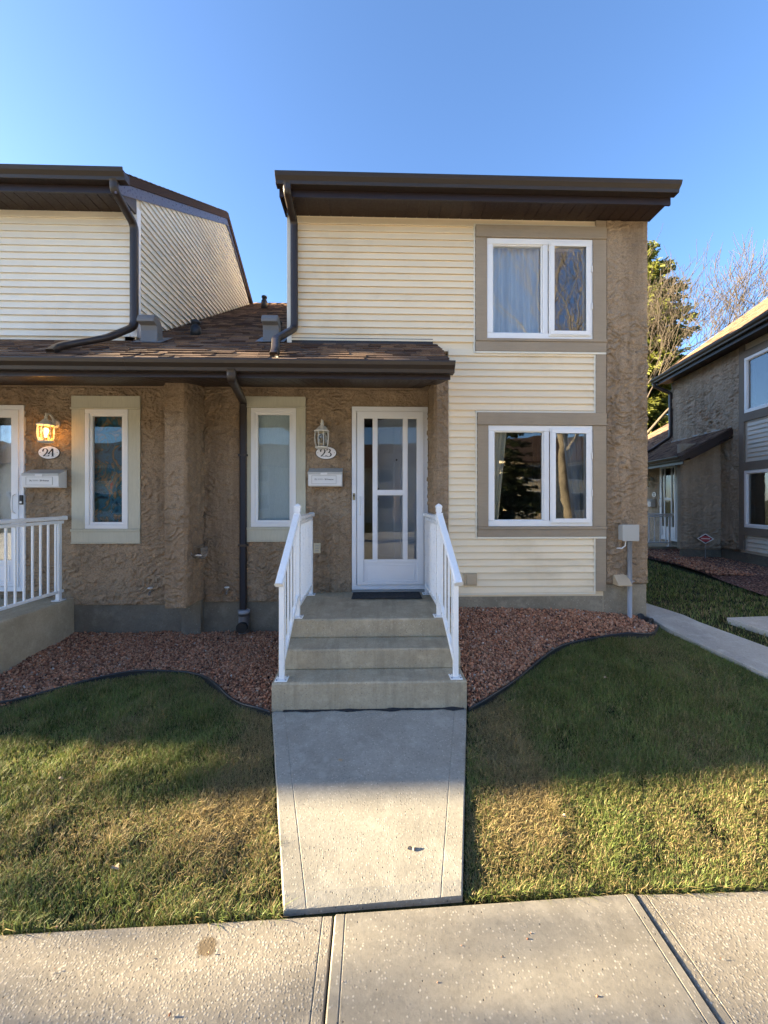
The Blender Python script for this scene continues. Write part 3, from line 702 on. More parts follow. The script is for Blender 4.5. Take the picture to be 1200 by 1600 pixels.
def gable_roof(parent, x0, x1, ye, ze, yr, yb, mat='shingle', th=.09, pitch=PITCH, name='roof'):
    zr = ze+pitch*(yr-ye); zb = zr-pitch*(yb-yr)
    return MB().prism([(ye, ze), (yr, zr), (yb, zb), (yb, zb-th), (yr, zr-th*1.15), (ye, ze-th)], 0, x0, x1).build(name, M[mat], parent)
sof_me = {}
def soffit(parent, x0, x1, y0, z0, y1, z1, step=.115):
    L = math.hypot(y1-y0, z1-z0); a = math.atan2(z1-z0, y1-y0); k = round(L, 3)
    if k not in sof_me: sof_me[k] = MB().box(.003, step-.003, 0, L, -.002, .008).box(0, step, 0, L, .004, .010).mesh('soffit_board', M['soffit_brown'])
    n = round((x1-x0)/step); q = (x1-x0)/n
    for i in range(n): inst('soffit_board', sof_me[k], parent, (x0+i*q, y0, z0), (a, 0, 0), (q/step, 1, 1))
def downspout(parent, pts, wd=.072, dp=.055, mat='metal_brown'):
    P_ = [Vector(p) for p in pts]; S = [P_[0]]
    for i in range(1, len(P_)-1):
        a, b_, c = P_[i-1], P_[i], P_[i+1]; r = min(.06, (b_-a).length*.45, (c-b_).length*.45); p = b_+(a-b_).normalized()*r; q = b_+(c-b_).normalized()*r
        for t in np.linspace(0, 1, 6): S.append(p*(1-t)**2+b_*2*t*(1-t)+q*t*t)
    S.append(P_[-1]); return MB().sweep(S, wd, dp).build('downspout', M[mat], parent, True)
def strokes(paths, wfun, y, th, name, mat, parent, o0, s):
    """pen strokes -> small raised ribbons; o0 = origin (x,z), s = scale"""
    mb = MB()
    for path in paths:
        P_ = []
        for i in range(len(path)-1):
            for t in np.linspace(0, 1, 5, endpoint=False): P_.append((lerp(path[i][0], path[i+1][0], t), lerp(path[i][1], path[i+1][1], t)))
        P_.append(path[-1]); A = np.array(P_)
        for _ in range(3): A[1:-1] = (A[:-2]+2*A[1:-1]+A[2:])/4
        n = len(A); b0 = len(mb.v)
        for i in range(n):
            d = A[min(i+1, n-1)]-A[max(i-1, 0)]; d = d/(np.linalg.norm(d)+1e-9); wv = wfun(d, i/(n-1))/2; nn = np.array([-d[1], d[0]])*wv
            for sg in (-1, 1):
                q = A[i]+nn*sg
                for yy in (y-th, y): mb.v.append((o0[0]+q[0]*s, yy, o0[1]+q[1]*s))
            if i:
                k = b0+4*(i-1); mb.f += [(k, k+2, k+6, k+4), (k+1, k, k+4, k+5), (k+2, k+3, k+7, k+6)]
    return mb.build(name, M[mat], parent)
pen = lambda d, t: .05+.13*abs(d[1])**1.5
DIG = {'2': [[(-.36,.62), (-.40,.78), (-.25,.98), (.02,1.0), (.2,.82), (.16,.55), (-.05,.28), (-.34,.02)], [(-.36,.04), (.0,.05), (.32,.02), (.36,.14)]],
       '3': [[(-.30,.82), (-.15,1.0), (.12,.98), (.20,.78), (.06,.58), (-.10,.54)], [(-.10,.54), (.18,.50), (.33,.28), (.22,.05), (-.05,-.02), (-.28,.08)]],
       '4': [[(.14,1.0), (.14,.5), (.14,0)], [(.14,1.0), (-.15,.62), (-.42,.30)], [(-.42,.30), (0,.30), (.40,.30)], [(-.02,0), (.14,0), (.30,0)]]}
def number_plaque(cx, cz, y, text, label, rotz=0, loc=None, w=.118, h=.072):
    loc = loc or (cx, y, cz); e = thing('house_number_plaque', loc, label, 'number plaque', 'oval house number plaques', rotz, local=True)
    for nm, k, d0, d1, mt in (('rim', 1.06, -.008, 0, 'ink'), ('plate', 1.0, -.013, -.004, 'plaque_white')):
        MB().prism([(math.cos(t)*w*k, math.sin(t)*h*(k+.02*(k > 1))) for t in np.linspace(0, 2*math.pi, 40, endpoint=False)], 1, d0, d1).build(nm, M[mt], e, bevel=.002)
    for i, ch in enumerate(text): strokes(DIG[ch], pen, -.013, .003, 'numeral', 'ink', e, (-.030+i*.062, -.044), .088)
    for sx in (-1, 1): MB().box(sx*w*.82-.004, sx*w*.82+.004, -.016, -.012, -.004, .004).build('screw', M['brass'], e)
def text_mesh(txt, size, name, mat, parent, loc, center=False):
    cu = bpy.data.curves.new('t', 'FONT'); cu.body = txt; cu.size = size; cu.extrude = .0006; cu.align_x = 'CENTER'; cu.offset = size*.014
    tmp = bpy.data.objects.new('t', cu); COL.objects.link(tmp); bpy.context.view_layer.update(); dg = bpy.context.evaluated_depsgraph_get()
    me = bpy.data.meshes.new_from_object(tmp.evaluated_get(dg)); bpy.data.objects.remove(tmp); bpy.data.curves.remove(cu)
    me.materials.clear(); me.materials.append(M[mat]); o = bpy.data.objects.new(name, me); COL.objects.link(o); o.parent = parent; o.location = loc; o.rotation_euler = (R(90), 0, 0); return o
def mailbox(x0, x1, z0, z1, y, txt, label, rotz=0, loc=None):
    W, H = x1-x0, z1-z0; loc = loc or (x0, y, z0); e = thing('mailbox', loc, label, 'mailbox', 'wall mailboxes', rotz, local=True); dp = .13
    MB().prism([(0, 0), (0, H), (-dp, H*.74), (-dp, .012), (-dp+.012, 0)], 0, 0, W).build('box', M['mailbox_white'], e, bevel=.004)
    MB().prism([(.0, H+.001), (0, H+.008), (-dp-.008, H*.74+.008), (-dp-.008, H*.74-.018), (-dp-.003, H*.74-.018), (-dp-.003, H*.74+.001)], 0, -.004, W+.004).build('lid', M['mailbox_grey'], e, bevel=.002)
    MB().box(W*.37, W*.57, -dp-.014, -dp-.0085, H*.74-.030, H*.74+.002).build('lid_tab', M['mailbox_white'], e, bevel=.003)
    MB().ring(W*.1, W*.84, H*.13, H*.60, .006, -dp-.004, -dp-.0005).build('card_frame', M['mailbox_grey'], e)
    MB().box(W*.1+.006, W*.84-.006, -dp-.002, -dp-.0004, H*.13+.006, H*.60-.006).build('address_card', M['mailbox_white'], e)
    if txt: text_mesh(txt, .0235, 'lettering', 'ink', e, (W*.47, -dp-.003, H*.35))
    return e
def lantern(x, z, y, label, lit=False, rotz=0, loc=None):
    """curled-arm wall lantern; lantern axis stands .17 in front of the wall; z = bottom of the cage"""
    loc = loc or (x, y, z); e = thing('wall_lantern', loc, label, 'wall lamp', 'lantern wall lamps', rotz, local=True)
    ax = -.15; N = 8
    MB().lathe((0,0,0), [(.002,0), (.050,0), (.055,.008), (.042,.018), (.02,.026), (.002,.028)], 18).build('back_plate', M['lamp_white'], e, True)
    bp = LAST[0]; bp.rotation_euler = (R(90), 0, 0); bp.location = (0, -.001, .225)
    MB().tube([(0,-.02,.225), (0,-.05,.29), (0,-.09,.325), (0,-.13,.315), (0,ax,.285), (0,ax,.255)], [.012,.013,.012,.011,.010,.010], 8).tube([(0,-.03,.20), (0,-.06,.195), (0,-.085,.22), (0,-.075,.25), (0,-.055,.245)], [.010,.009,.008,.007,.005], 8).build('arm', M['lamp_white'], e, True)
    MB().lathe((0,ax,0), [(.088,.185), (.092,.197), (.07,.207), (.052,.225), (.035,.245), (.02,.255), (.012,.27), (.018,.28), (.010,.292), (.006,.31), (.011,.318), (.002,.33)], N, math.pi/8).build('cap', M['lamp_white'], e)
    MB().lathe((0,ax,0), [(.002,-.012), (.045,-.012), (.076,0), (.080,.010), (.068,.016), (.002,.016)], N, math.pi/8).build('base', M['lamp_white'], e)
    prof = [(.066,.016), (.077,.055), (.081,.10), (.080,.15), (.076,.185)]
    for k in range(N):
        t = 2*math.pi*(k+.5)/N; MB().tube([(r*math.cos(t), ax+r*math.sin(t), zz) for r, zz in prof], .0045, 6).build('cage_bar', M['lamp_white'], e, True)
    mb = MB(); base = []
    for r, zz in prof:
        for k in range(N): t = 2*math.pi*(k+.5)/N; mb.v.append(((r-.003)*math.cos(t), ax+(r-.003)*math.sin(t), zz))
    for i in range(len(prof)-1):
        for k in range(N): mb.f.append((i*N+k, i*N+(k+1) % N, (i+1)*N+(k+1) % N, (i+1)*N+k))
    mb.build('glass', M['glass_amber' if lit else 'glass_lamp'], e)
    bl = MB().lathe((0,ax,.05), [(.002,0), (.013,.002), (.013,.03), (.024,.055), (.029,.078), (.022,.10), (.002,.11)], 14).build('light_bulb', M['bulb' if lit else 'glass_lamp'], e, True)
    if lit:
        L = bpy.data.lights.new('lamp_light', 'POINT'); L.energy = .14; L.color = (1, .50, .15); L.shadow_soft_size = .03; lo = bpy.data.objects.new('lamp_light', L); COL.objects.link(lo); lo.parent = e; lo.location = (0, ax-.05, .10)
    return e
def fence_rail(name, A, B, za, zb, H, label, n, top_ext=(.0, .0), posts=('a', 'b'), cap=False, group='white metal railings', drop=.0):
    """white aluminium railing from A to B (xy); base heights za, zb; H = height above base"""
    A, B = Vector((*A, 0)), Vector((*B, 0)); d = (B-A); L = d.length; d.normalize(); sd = Vector((-d.y, d.x, 0))
    e = thing(name, (A.x, A.y, za), label, 'railing', group)
    pt = lambda s, z: (A.x+d.x*s, A.y+d.y*s, z)
    base = lambda s: lerp(za, zb, s/L)
    MB().sweep([pt(-top_ext[0], base(-top_ext[0])+H), pt(L+top_ext[1], base(L+top_ext[1])+H)], .062, .040, tuple(sd)).build('handrail', M['rail_white'], e, bevel=.004)
    MB().sweep([pt(.0, base(0)+.10), pt(L, base(L)+.10)], .03, .032, tuple(sd)).build('bottom_rail', M['rail_white'], e)
    MB().sweep([pt(.0, base(0)+H-.045), pt(L, base(L)+H-.045)], .034, .034, tuple(sd)).build('top_rail', M['rail_white'], e)
    for i in range(n):
        s = L*(i+1)/(n+1); MB().box(pt(s,0)[0]-.0085, pt(s,0)[0]+.0085, pt(s,0)[1]-.0085, pt(s,0)[1]+.0085, base(s)+.11, base(s)+H-.05).build('baluster', M['rail_white'], e)
    for s, zb_, hh, cp in posts:
        x_, y_, _ = pt(s, 0); MB().box(x_-.021, x_+.021, y_-.021, y_+.021, zb_+.012, zb_+hh).build('post', M['rail_white'], e, bevel=.003); p = LAST[0]
        MB().box(x_-.05, x_+.05, y_-.05, y_+.05, zb_+.001, zb_+.011).build('base_plate', M['rail_white'], p, bevel=.003)
        if cp: MB().lathe((x_, y_, zb_+hh), [(.036,-.045), (.036,-.006), (.042,-.004), (.042,.008), (.030,.020), (.002,.034)], 4, math.pi/4).build('post_cap', M['rail_white'], p)
        for sx in (-1, 1):
            for sy in (-1, 1): MB().lathe((x_+sx*.036, y_+sy*.036, zb_+.011), [(.007,0), (.007,.005), (.002,.007)], 8).build('bolt', M['metal_grey'], p)
    return e

# ------------------------------------------------------------------ townhouse 23
H23 = thing('townhouse', (1.0, 6.5, .3), 'end townhouse 23 with cream siding, tall stucco corner pier and white storm door', 'townhouse', 'brown and cream townhouses')
r_ = lambda x0, y0, x1, y1, Y: (at(x0, y0, Y)[0], at(x1, y1, Y)[0], at(x1, y1, Y)[1], at(x0, y0, Y)[1])   # pixel box -> x0,x1,z0,z1
UW = r_(760, 374, 924, 532, F_); LW = r_(762, 665, 924, 822, F_)
XL, XR = -.902, 3.02; XS = at(700, 600, F_)[0]; XB = at(945, 500, F_)[0]; XV = at(929, 600, F_)[0]; ZB = at(800, 926, F_)[1]; ZT = 4.83
hole = lambda q, m=.03: (q[0]+m, q[1]-m, q[2]+m, q[3]-m)
# upper + lower front wall behind the siding
MB().grid(XS, XB, .3, 3.40, [hole(LW)], F_, F_+.14).grid(XL+.01, XB, 3.4005, 4.86, [hole(UW)], F_, F_+.14).build('front_wall', M['siding_cream'], H23)
MB().box(XB, XR, F_-.012, F_+.16, at(980, 912, F_)[1], 4.862).build('stucco_pier', M['stucco_brown'], H23, bevel=.012)
stucco_coat(LAST[0], XB+.002, XR-.002, at(980, 912, F_)[1]+.003, 4.84, F_-.012, seed=11)
MB().box(XB-.02, XR-.004, F_-.004, F_+.16, .2, at(980, 912, F_)[1]-.001).build('pier_footing', M['parging'], H23, bevel=.01)
MB().box(XS-.15, XB-.021, F_+.004, F_+.16, .2, ZB-.004).box(XS-.15, XB-.021, F_-.0015, F_+.003, .2, ZB-.04).build('foundation', M['parging'], H23)
MB().prism([(F_+.161, .2), (9.8, .2), (9.8, 4.9), (7.16, 6.5), (F_+.161, 5.0)], 0, XR-.15, XR-.002).build('side_wall', M['stucco_brown'], H23)
MB().prism([(F_+.141, 3.40), (9.8, 5.9), (9.8, 5.92), (7.16, 6.5), (F_+.141, 5.0)], 0, XL+.012, XL+.12).build('side_wall', M['siding_cream'], H23)
MB().box(-2.08, XR-.16, 9.8, 9.95, .2, 6.0).build('back_wall', M['stucco_brown'], H23)
MB().prism([(9.96, .2), (14.2, .2), (14.2, 5.3), (12.0, 6.5), (8.6, 6.35), (8.6, 5.9), (9.96, 5.2)], 0, XL+.02, XR-.16).build('rear_sun_block', M['stucco_brown'], H23)  # unseen mass added behind the house to keep sun off the far townhouse
# recessed entrance wall with window and door openings
DR = r_(550, 636, 668, 912, D_); NW = r_(393, 638, 463, 823, D_)
MB().grid(-2.08, .826, at(400, 940, D_)[1], 3.16, [(DR[0]+.02, DR[1]-.02, DR[2]-.045, DR[3]-.02), hole(NW)], D_, D_+.16).build('entrance_wall', M['stucco_brown'], H23)
stucco_coat(LAST[0], -1.97, .68, at(400, 940, D_)[1]+.002, 3.10, D_, [(DR[0]-.01, DR[1]+.01, DR[2]-.09, DR[3]+.01), tuple(v+d for v, d in zip(r_(380, 620, 478, 846, D_), (-.004, .004, -.004, .004)))], seed=21)
MB().grid(-2.08, .826, .05, at(400, 940, D_)[1]-.001, [], D_+.006, D_+.16).build('entrance_foundation', M['parging_grey'], H23)
xr0, xr1 = at(680, 600, F_)[0], XS
MB().box(xr0, xr1, F_-.02, D_-.001, .45, 3.14).build('porch_return', M['stucco_brown'], H23, bevel=.012)
stucco_coat(LAST[0], xr0+.002, xr1-.002, .72, 3.1, F_-.02, seed=31); stucco_coat(LAST[0], F_-.018, D_-.002, .70, 3.1, xr0, side=-1, seed=33)
px0, px1 = at(257, 600, F_)[0], at(290, 600, F_)[0]; pzb = at(270, 951, F_)[1]
MB().box(px0, px1, F_-.0, D_-.001, pzb, 3.14).build('party_pillar', M['stucco_brown'], H23, bevel=.014)
stucco_coat(LAST[0], px0+.002, px1-.002, pzb+.004, 3.1, F_, seed=41); stucco_coat(LAST[0], F_+.002, D_-.002, pzb+.004, 3.1, px1, side=1, seed=43)
MB().box(px0-.0, px1, D_-.08, D_+.004, .05, pzb-.001).build('pillar_footing', M['parging_grey'], H23)
# interior seen through the glass
MB().box(-2.07, XR-.16, D_+.165, 9.79, .68, .70).build('floor', M['interior_floor'], H23)
MB().box(XL+.13, XR-.16, F_+.165, 9.79, 3.2, 3.24).build('upper_floor', M['interior_floor'], H23)
MB().box(XL+.13, XR-.16, F_+.165, 9.79, 4.90, 4.93).build('upper_ceiling', M['interior'], H23)
MB().box(-2.07, XR-.16, 7.3, 7.4, .70, 3.2).box(XL+.13, XR-.16, 7.3, 7.4, 3.245, 4.9).box(XS+.0, XS+.1, D_+.17, 7.29, .70, 3.19).build('partition', M['interior'], H23)
# siding
trimU = r_(742, 354, 945, 552, F_); trimL = r_(745, 645, 945, 838, F_)
ztl = at(500, 533, F_)[1]
siding_area(H23, XS+.003, XV, ZB, ztl-.06, F_, [(trimL[0], 9, trimL[2], trimL[3]), (trimU[0], 9, trimU[2], trimU[3])])
siding_area(H23, XL+.05, XV, ZB+BH*math.ceil((ztl-.06-ZB)/BH), ZT, F_, [(trimU[0], 9, trimU[2], trimU[3])], joints=.12)
# corner trim and j-channels
MB().box(XL, XL+.05, F_-.022, F_-.001, 3.45, ZT).build('corner_trim', M['vinyl_cream'], H23, bevel=.004)
for nm, t in (('u', trimU), ('l', trimL)):
    MB().box(t[0]-.018, t[0]-.004, F_-.024, F_-.001, t[2]-.02, t[3]+.018).build('j_channel', M['vinyl_cream'], H23)
    MB().box(t[0]-.003, t[1]-.0, F_-.032, F_-.001, t[2]-.022, t[2]-.001).build('drip_cap', M['vinyl_cream'], H23, bevel=.003)
    MB().box(t[0]-.003, XV, F_-.024, F_-.001, t[3]+.001, t[3]+.018).build('j_channel', M['vinyl_cream'], H23)
for z0, z1 in ((trimL[3]+.019, trimU[2]-.023), (ZB, trimL[2]-.023)):
    MB().box(XV-.016, XV-.002, F_-.024, F_-.016, z0, z1).build('j_channel', M['vinyl_cream'], H23)
MB().box(XS+.003, XV, F_-.02, F_-.0005, ZB-.018, ZB-.001).build('starter_strip', M['vinyl_cream'], H23)
# taupe boards round the two big windows
def trim_set(t, wq):
    T = 'trim_taupe'
    MB().box(t[0], t[1], F_-.040, F_-.001, wq[3]+.002, t[3]).build('trim_board', M[T], H23, bevel=.003)
    MB().box(t[0]-.0, t[1]+.004, F_-.048, F_-.0405, wq[3]+.002, wq[3]+.020).build('trim_ledge', M[T], H23, bevel=.002)
    MB().box(t[0], t[1], F_-.036, F_-.001, t[2], wq[2]-.032).build('trim_board', M[T], H23, bevel=.003)
    MB().box(t[0], t[1]+.003, F_-.046, F_-.001, wq[2]-.031, wq[2]-.002).build('sill_board', M[T], H23, bevel=.003)
    MB().box(t[0], wq[0]-.002, F_-.034, F_-.001, wq[2]-.001, wq[3]+.001).build('trim_board', M[T], H23, bevel=.003)
    MB().box(wq[1]+.002, t[1], F_-.034, F_-.0125, wq[2]-.001, wq[3]+.001).build('trim_board', M[T], H23, bevel=.003)
trim_set(trimU, UW); trim_set(trimL, LW)
for z0, z1 in ((trimL[3]+.002, trimU[2]-.002), (at(935, 923, F_)[1], trimL[2]-.002), (trimU[3]+.002, ZT)):
    MB().box(XV, XB-.001, F_-.030, F_-.001, z0, z1).build('trim_board', M['trim_taupe'], H23, bevel=.003)
double_window(H23, *UW, F_, at(851, 450, F_)[0]); double_window(H23, *LW, F_, at(853, 750, F_)[0])
# entrance window
def small_window(root, q, t, y):
    T = 'trim_cream'
    MB().box(t[0], t[1], y-.030, y-.001, q[3]+.02, t[3]).build('head_board', M[T], root, bevel=.003)
    MB().box(t[0]-.006, t[1]+.006, y-.045, y-.001, q[3]+.001, q[3]+.019).build('head_ledge', M[T], root, bevel=.003)
    MB().box(t[0], t[1], y-.030, y-.001, t[2]+.018, q[2]-.032).build('apron_board', M[T], root, bevel=.003)
    MB().box(t[0]-.004, t[1]+.004, y-.043, y-.001, q[2]-.031, q[2]-.002).build('sill_board', M[T], root, bevel=.003)
    MB().box(t[0]-.004, t[1]+.004, y-.036, y-.001, t[2], t[2]+.017).build('drip_strip', M[T], root, bevel=.003)
    MB().box(t[0], q[0]-.002, y-.026, y-.001, q[2]-.001, q[3]).build('side_board', M[T], root, bevel=.003); MB().box(q[1]+.002, t[1], y-.026, y-.001, q[2]-.001, q[3]).build('side_board', M[T], root, bevel=.003)
    wn = MB().ring(q[0], q[1], q[2], q[3], .048, y-.03, y+.06).build('window', M['vinyl_white'], root, bevel=.005)
    MB().ring(q[0]+.046, q[1]-.046, q[2]+.046, q[3]-.046, .032, y-.014, y+.03).build('sash', M['vinyl_white'], wn, bevel=.004)
    pane(wn, q[0]+.078, q[1]-.078, q[2]+.078, q[3]-.078, y+.006, 'glass_small'); return wn
small_window(H23, NW, r_(380, 620, 478, 846, D_), D_)
storm_door(H23, *DR, D_)
plank_door(H23, DR[0]+.06, DR[1]-.04, DR[2]+.01, DR[3]-.05, D_+.10, R(-40))
MB().box(DR[0]-.0, DR[1], D_-.05, D_+.12, DR[2]-.10, DR[2]-.065).build('door_sill', M['metal_grey'], H23, bevel=.004)
# low roof over the entrance, link roof, high roof
LZ = lambda Y: 3.49+PITCH*(Y-F_); EY = 3.655
lowroof = MB().prism([(EY, LZ(EY)-.012), (F_-.002, LZ(F_)-.012), (F_-.002, LZ(F_)-.10), (EY, LZ(EY)-.10)], 0, -.899, .70).prism([(EY, LZ(EY)-.012), (9.0, LZ(9.0)-.012), (12.2, LZ(9.0)-1.8), (12.2, LZ(9.0)-1.9), (9.0, LZ(9.0)-.11), (EY, LZ(EY)-.10)], 0, -2.085, -.90).build('low_roof', M['soffit_brown'], H23)
shingle_area(lowroof, -.899, .705, EY-.015, LZ(EY-.015)-.012, 0, 8); shingle_area(lowroof, -2.085, -.90, EY-.015, LZ(EY-.015)-.012, 0, 20); shingle_stuff(lowroof, -2.085, -.90, EY-.015, LZ(EY-.015)-.012, 55, n0=20)
MB().box(-2.085, .70, 3.680, 3.700, 2.865, 2.985).build('fascia', M['fascia_brown'], H23); gutter(H23, -2.085, .722, 3.679, 2.995, .095)
MB().prism([(3.701, 2.87), (3.701, LZ(3.7)-.11), (F_-.021, LZ(F_)-.12), (F_-.021, 3.03)], 0, .60, .698).build('rake_end', M['fascia_brown'], H23)
MB().box(-.87, .66, F_-.018, F_-.016, LZ(F_)-.02, LZ(F_)+.035).build('flashing', M['metal_brown'], H23)
soffit(H23, -2.08, .60, 3.701, 2.885, D_-.002, 3.125)
gable_roof(H23, XL-.012, XR+.02, 4.10, 4.955, 7.16, 10.25, 'shingle_far', name='high_roof')
MB().box(XL-.01, XR+.018, 4.140, 4.160, 4.79, 4.945).build('fascia', M['fascia_brown'], H23); gutter(H23, XL-.03, XR+.05, 4.139, 4.957, .095)
MB().box(XL-.012, XL+.004, 4.161, F_-.023, 4.80, 4.95).build('soffit_end', M['fascia_brown'], H23); MB().box(XR, XR+.018, 4.161, F_-.014, 4.836, 4.95).build('soffit_end', M['fascia_brown'], H23)
soffit(H23, XL+.005, XR-.001, 4.161, 4.835, F_-.001, 4.838)
# downspouts
a = at(449, 288, 4.09); c = at(459, 345, 4.40); d_ = at(460, 522, 4.42); e_ = at(432, 545, 4.08); f_ = at(429, 561, 3.72)
downspout(H23, [(a[0], 4.085, a[1]+.02), (a[0], 4.085, a[1]-.07), (c[0], 4.42, c[1]), (d_[0], 4.42, 3.60), (e_[0], 4.05, LZ(4.05)+.10), (f_[0], 3.76, LZ(3.76)+.05), (f_[0]-.002, 3.70, LZ(3.70)+.02)])
a = at(362, 582, 3.62); c = at(379, 640, 4.88)
dsp = downspout(H23, [(a[0], 3.62, 2.915), (a[0], 3.62, 2.84), (c[0], 4.905, c[1]+.10), (c[0], 4.905, .46)], .075, .06)
mb = MB().lathe((c[0]+.015, 4.885, .25), [(.062,0), (.062,.26), (.066,.262), (.066,.20), (.068,.262), (.05,.266), (.002,.266)], 18); mb.build('drain_pipe', M['pvc_grey'], dsp, True)
MB().tube([(c[0]+.015, 4.84, .33), (c[0]+.012, 4.79, .328)], .062, 18).build('drain_cap', M['plastic_black'], dsp)
for zz in (1.25, 2.3): MB().box(c[0]-.05, c[0]+.05, 4.868, 4.94, zz, zz+.025).build('strap', M['metal_brown'], dsp)
# roof vents
def goose_vent(x, Y):
    z = LZ(Y); e = lowroof
    MB().prism([(Y+.02, z-.02), (Y+.02, z+.13), (Y-.02, z+.19), (Y-.07, z+.215), (Y-.14, z+.21), (Y-.165, z+.165), (Y-.165, z+.135), (Y-.10, z+.12), (Y-.09, z+.07), (Y-.10, z-.07)], 0, x-.085, x+.085).build('roof_vent', M['vent_grey'], e, bevel=.006)
    mb = MB(); mb.add([(x-.15, Y-.16, LZ(Y-.16)+.012), (x+.15, Y-.16, LZ(Y-.16)+.012), (x+.15, Y+.12, LZ(Y+.12)+.012), (x-.15, Y+.12, LZ(Y+.12)+.012)], [(0,1,2,3)]); mb.build('vent_flashing', M['vent_grey'], e)
def stack(x, Y, h=.13):
    z = LZ(Y); MB().lathe((x, Y, z-.02), [(.06,0), (.055,h*.8), (.04,h*.82), (.04,h+.01), (.05,h+.012), (.05,h+.045), (.03,h+.055), (.002,h+.055)], 14).build('vent_stack', M['plastic_black'], lowroof, True)
def roof_pt(x, y):
    """point of the link roof plane seen at this spot of the photograph"""
    u = (x-600)/FPX; v = (HZ-y)/FPX; Xd = u*math.cos(YAW)+math.sin(YAW); Yd = -u*math.sin(YAW)+math.cos(YAW)
    t = (LZ(0)-EYE)/(v-PITCH*Yd); return Xd*t, Yd*t
q = roof_pt(423, 534); goose_vent(q[0], q[1]+.1)
q = roof_pt(434, 523); stack(q[0], q[1])
q = roof_pt(306, 523); stack(q[0], q[1])
q = roof_pt(413, 482); stack(q[0], q[1], .2)
# small fittings on the wall
p = r_(725, 895, 744, 914, F_)
v_ = MB().box(p[0]-.005, p[1], F_-.040, F_-.014, p[2], p[3]).build('dryer_vent', M['vent_tan'], H23, bevel=.004); MB().box(p[0]+.018, p[1]-.012, F_-.052, F_-.041, p[2]+.014, p[3]-.012).build('flap', M['vent_tan'], v_, bevel=.004)
# ------------------------------------------------------------------ townhouse 24
H24 = thing('townhouse', (-5.4, 6.5, .2), 'townhouse 24 with white siding side gable and small picture window beside its door', 'townhouse', 'brown and cream townhouses')
X4 = -2.49; X4L = -8.3
NW4 = r_(135, 640, 202, 826, D_); t4 = r_(114, 619, 221, 849, D_); D4 = (at(41, 634, D_)[0]-.90, at(41, 634, D_)[0], at(41, 915, D_)[1], at(41, 634, D_)[1])
MB().grid(-6.0, -2.081, at(200, 945, D_)[1], 3.16, [(D4[0]+.02, D4[1]-.02, D4[2]-.045, D4[3]-.02), hole(NW4)], D_, D_+.16).build('entrance_wall', M['stucco_brown'], H24)
stucco_coat(LAST[0], -4.6, -2.19, at(200, 945, D_)[1]+.002, 3.10, D_, [(D4[0]-.01, D4[1]+.01, D4[2]-.09, D4[3]+.01), (t4[0]-.004, t4[1]+.004, t4[2]-.004, t4[3]+.004)], seed=51)
MB().grid(-6.0, -2.081, .05, at(200, 945, D_)[1]-.001, [], D_+.006, D_+.16).build('entrance_foundation', M['parging_grey'], H24)
MB().box(X4L, -6.001, F_, F_+.16, .1, 3.39).build('stucco_front', M['stucco_brown'], H24); MB().box(-6.0, -5.85, F_, D_-.001, .1, 3.12).build('porch_return', M['stucco_brown'], H24)
MB().box(X4L, X4-.014, F_, F_+.14, 3.39, 4.86).build('front_wall', M['siding_white'], H24)
zr4 = LZ(F_)+.03
MB().prism([(F_+.0, 3.40), (8.7, LZ(8.7)-.1), (8.7, 5.7), (7.16, 6.56), (F_, 5.03)], 0, X4-.12, X4-.001).build('side_wall', M['siding_white'], H24)
MB().box(X4L, X4-.13, 9.8, 9.95, .1, 5.1).box(X4L, X4L+.1, F_+.16, 9.79, .1, 5.3).build('back_wall', M['stucco_brown'], H24)
MB().box(X4L+.2, -2.081, D_+.17, 9.79, .68, .70).box(X4L+.2, X4-.13, F_+.17, 9.79, 3.2, 3.24).box(X4L+.2, -2.081, 7.3, 7.4, .7, 3.19).build('interior', M['interior'], H24)
siding_area(H24, -5.6, X4-.055, LZ(F_)+.02, ZT, F_, mat='siding_white', joints=.12)
def gend(z):
    lo = F_+.06+max(0, 0) if z < 4.93 else 4.10+(z-4.80)/PITCH; lo = max(lo, F_+.06)
    lo = max(lo, 0); ybot = (z-LZ(0)-.03)/PITCH                    # the low roof hides what lies below
    hi = min(8.70, ybot, 7.16+(6.50-z)/PITCH)
    return (lo, hi)
siding_area(H24, 0, 0, zr4+.02, 6.46, X4, mat='siding_white', ends=gend, rot=1)
MB().box(X4-.05, X4+.022, F_-.022, F_+.05, LZ(F_)+.02, ZT+.05).build('corner_trim', M['vinyl_white'], H24, bevel=.004)
zt = lambda Y: 4.955+PITCH*(Y-4.10)
MB().prism([(4.08, zt(4.08)-.005), (7.16, zt(7.16)-.005), (8.75, zt(7.16)-.005-PITCH*1.59), (8.75, zt(7.16)-.06-PITCH*1.59), (7.16, zt(7.16)-.20), (4.08, zt(4.08)-.20)], 0, X4+.016, X4+.034).build('rake_board', M['rake_board'], H24)
gable_roof(H24, X4L-.02, X4+.05, 4.10, 4.965, 7.16, 10.25, 'shingle_far', name='high_roof')
hr = LAST[0]; shingle_stuff(hr, X4-.6, X4+.055, 4.08, 4.955, 31)
MB().box(X4L, X4+.012, 4.140, 4.160, 4.79, 4.945).build('fascia', M['fascia_brown'], H24); gutter(H24, X4L, X4+.125, 4.139, 4.957, .095)
soffit(H24, -6.2, X4-.01, 4.161, 4.835, F_-.001, 4.838); MB().box(X4-.01, X4+.014, 4.161, F_-.023, 4.80, 4.95).build('soffit_end', M['fascia_brown'], H24)
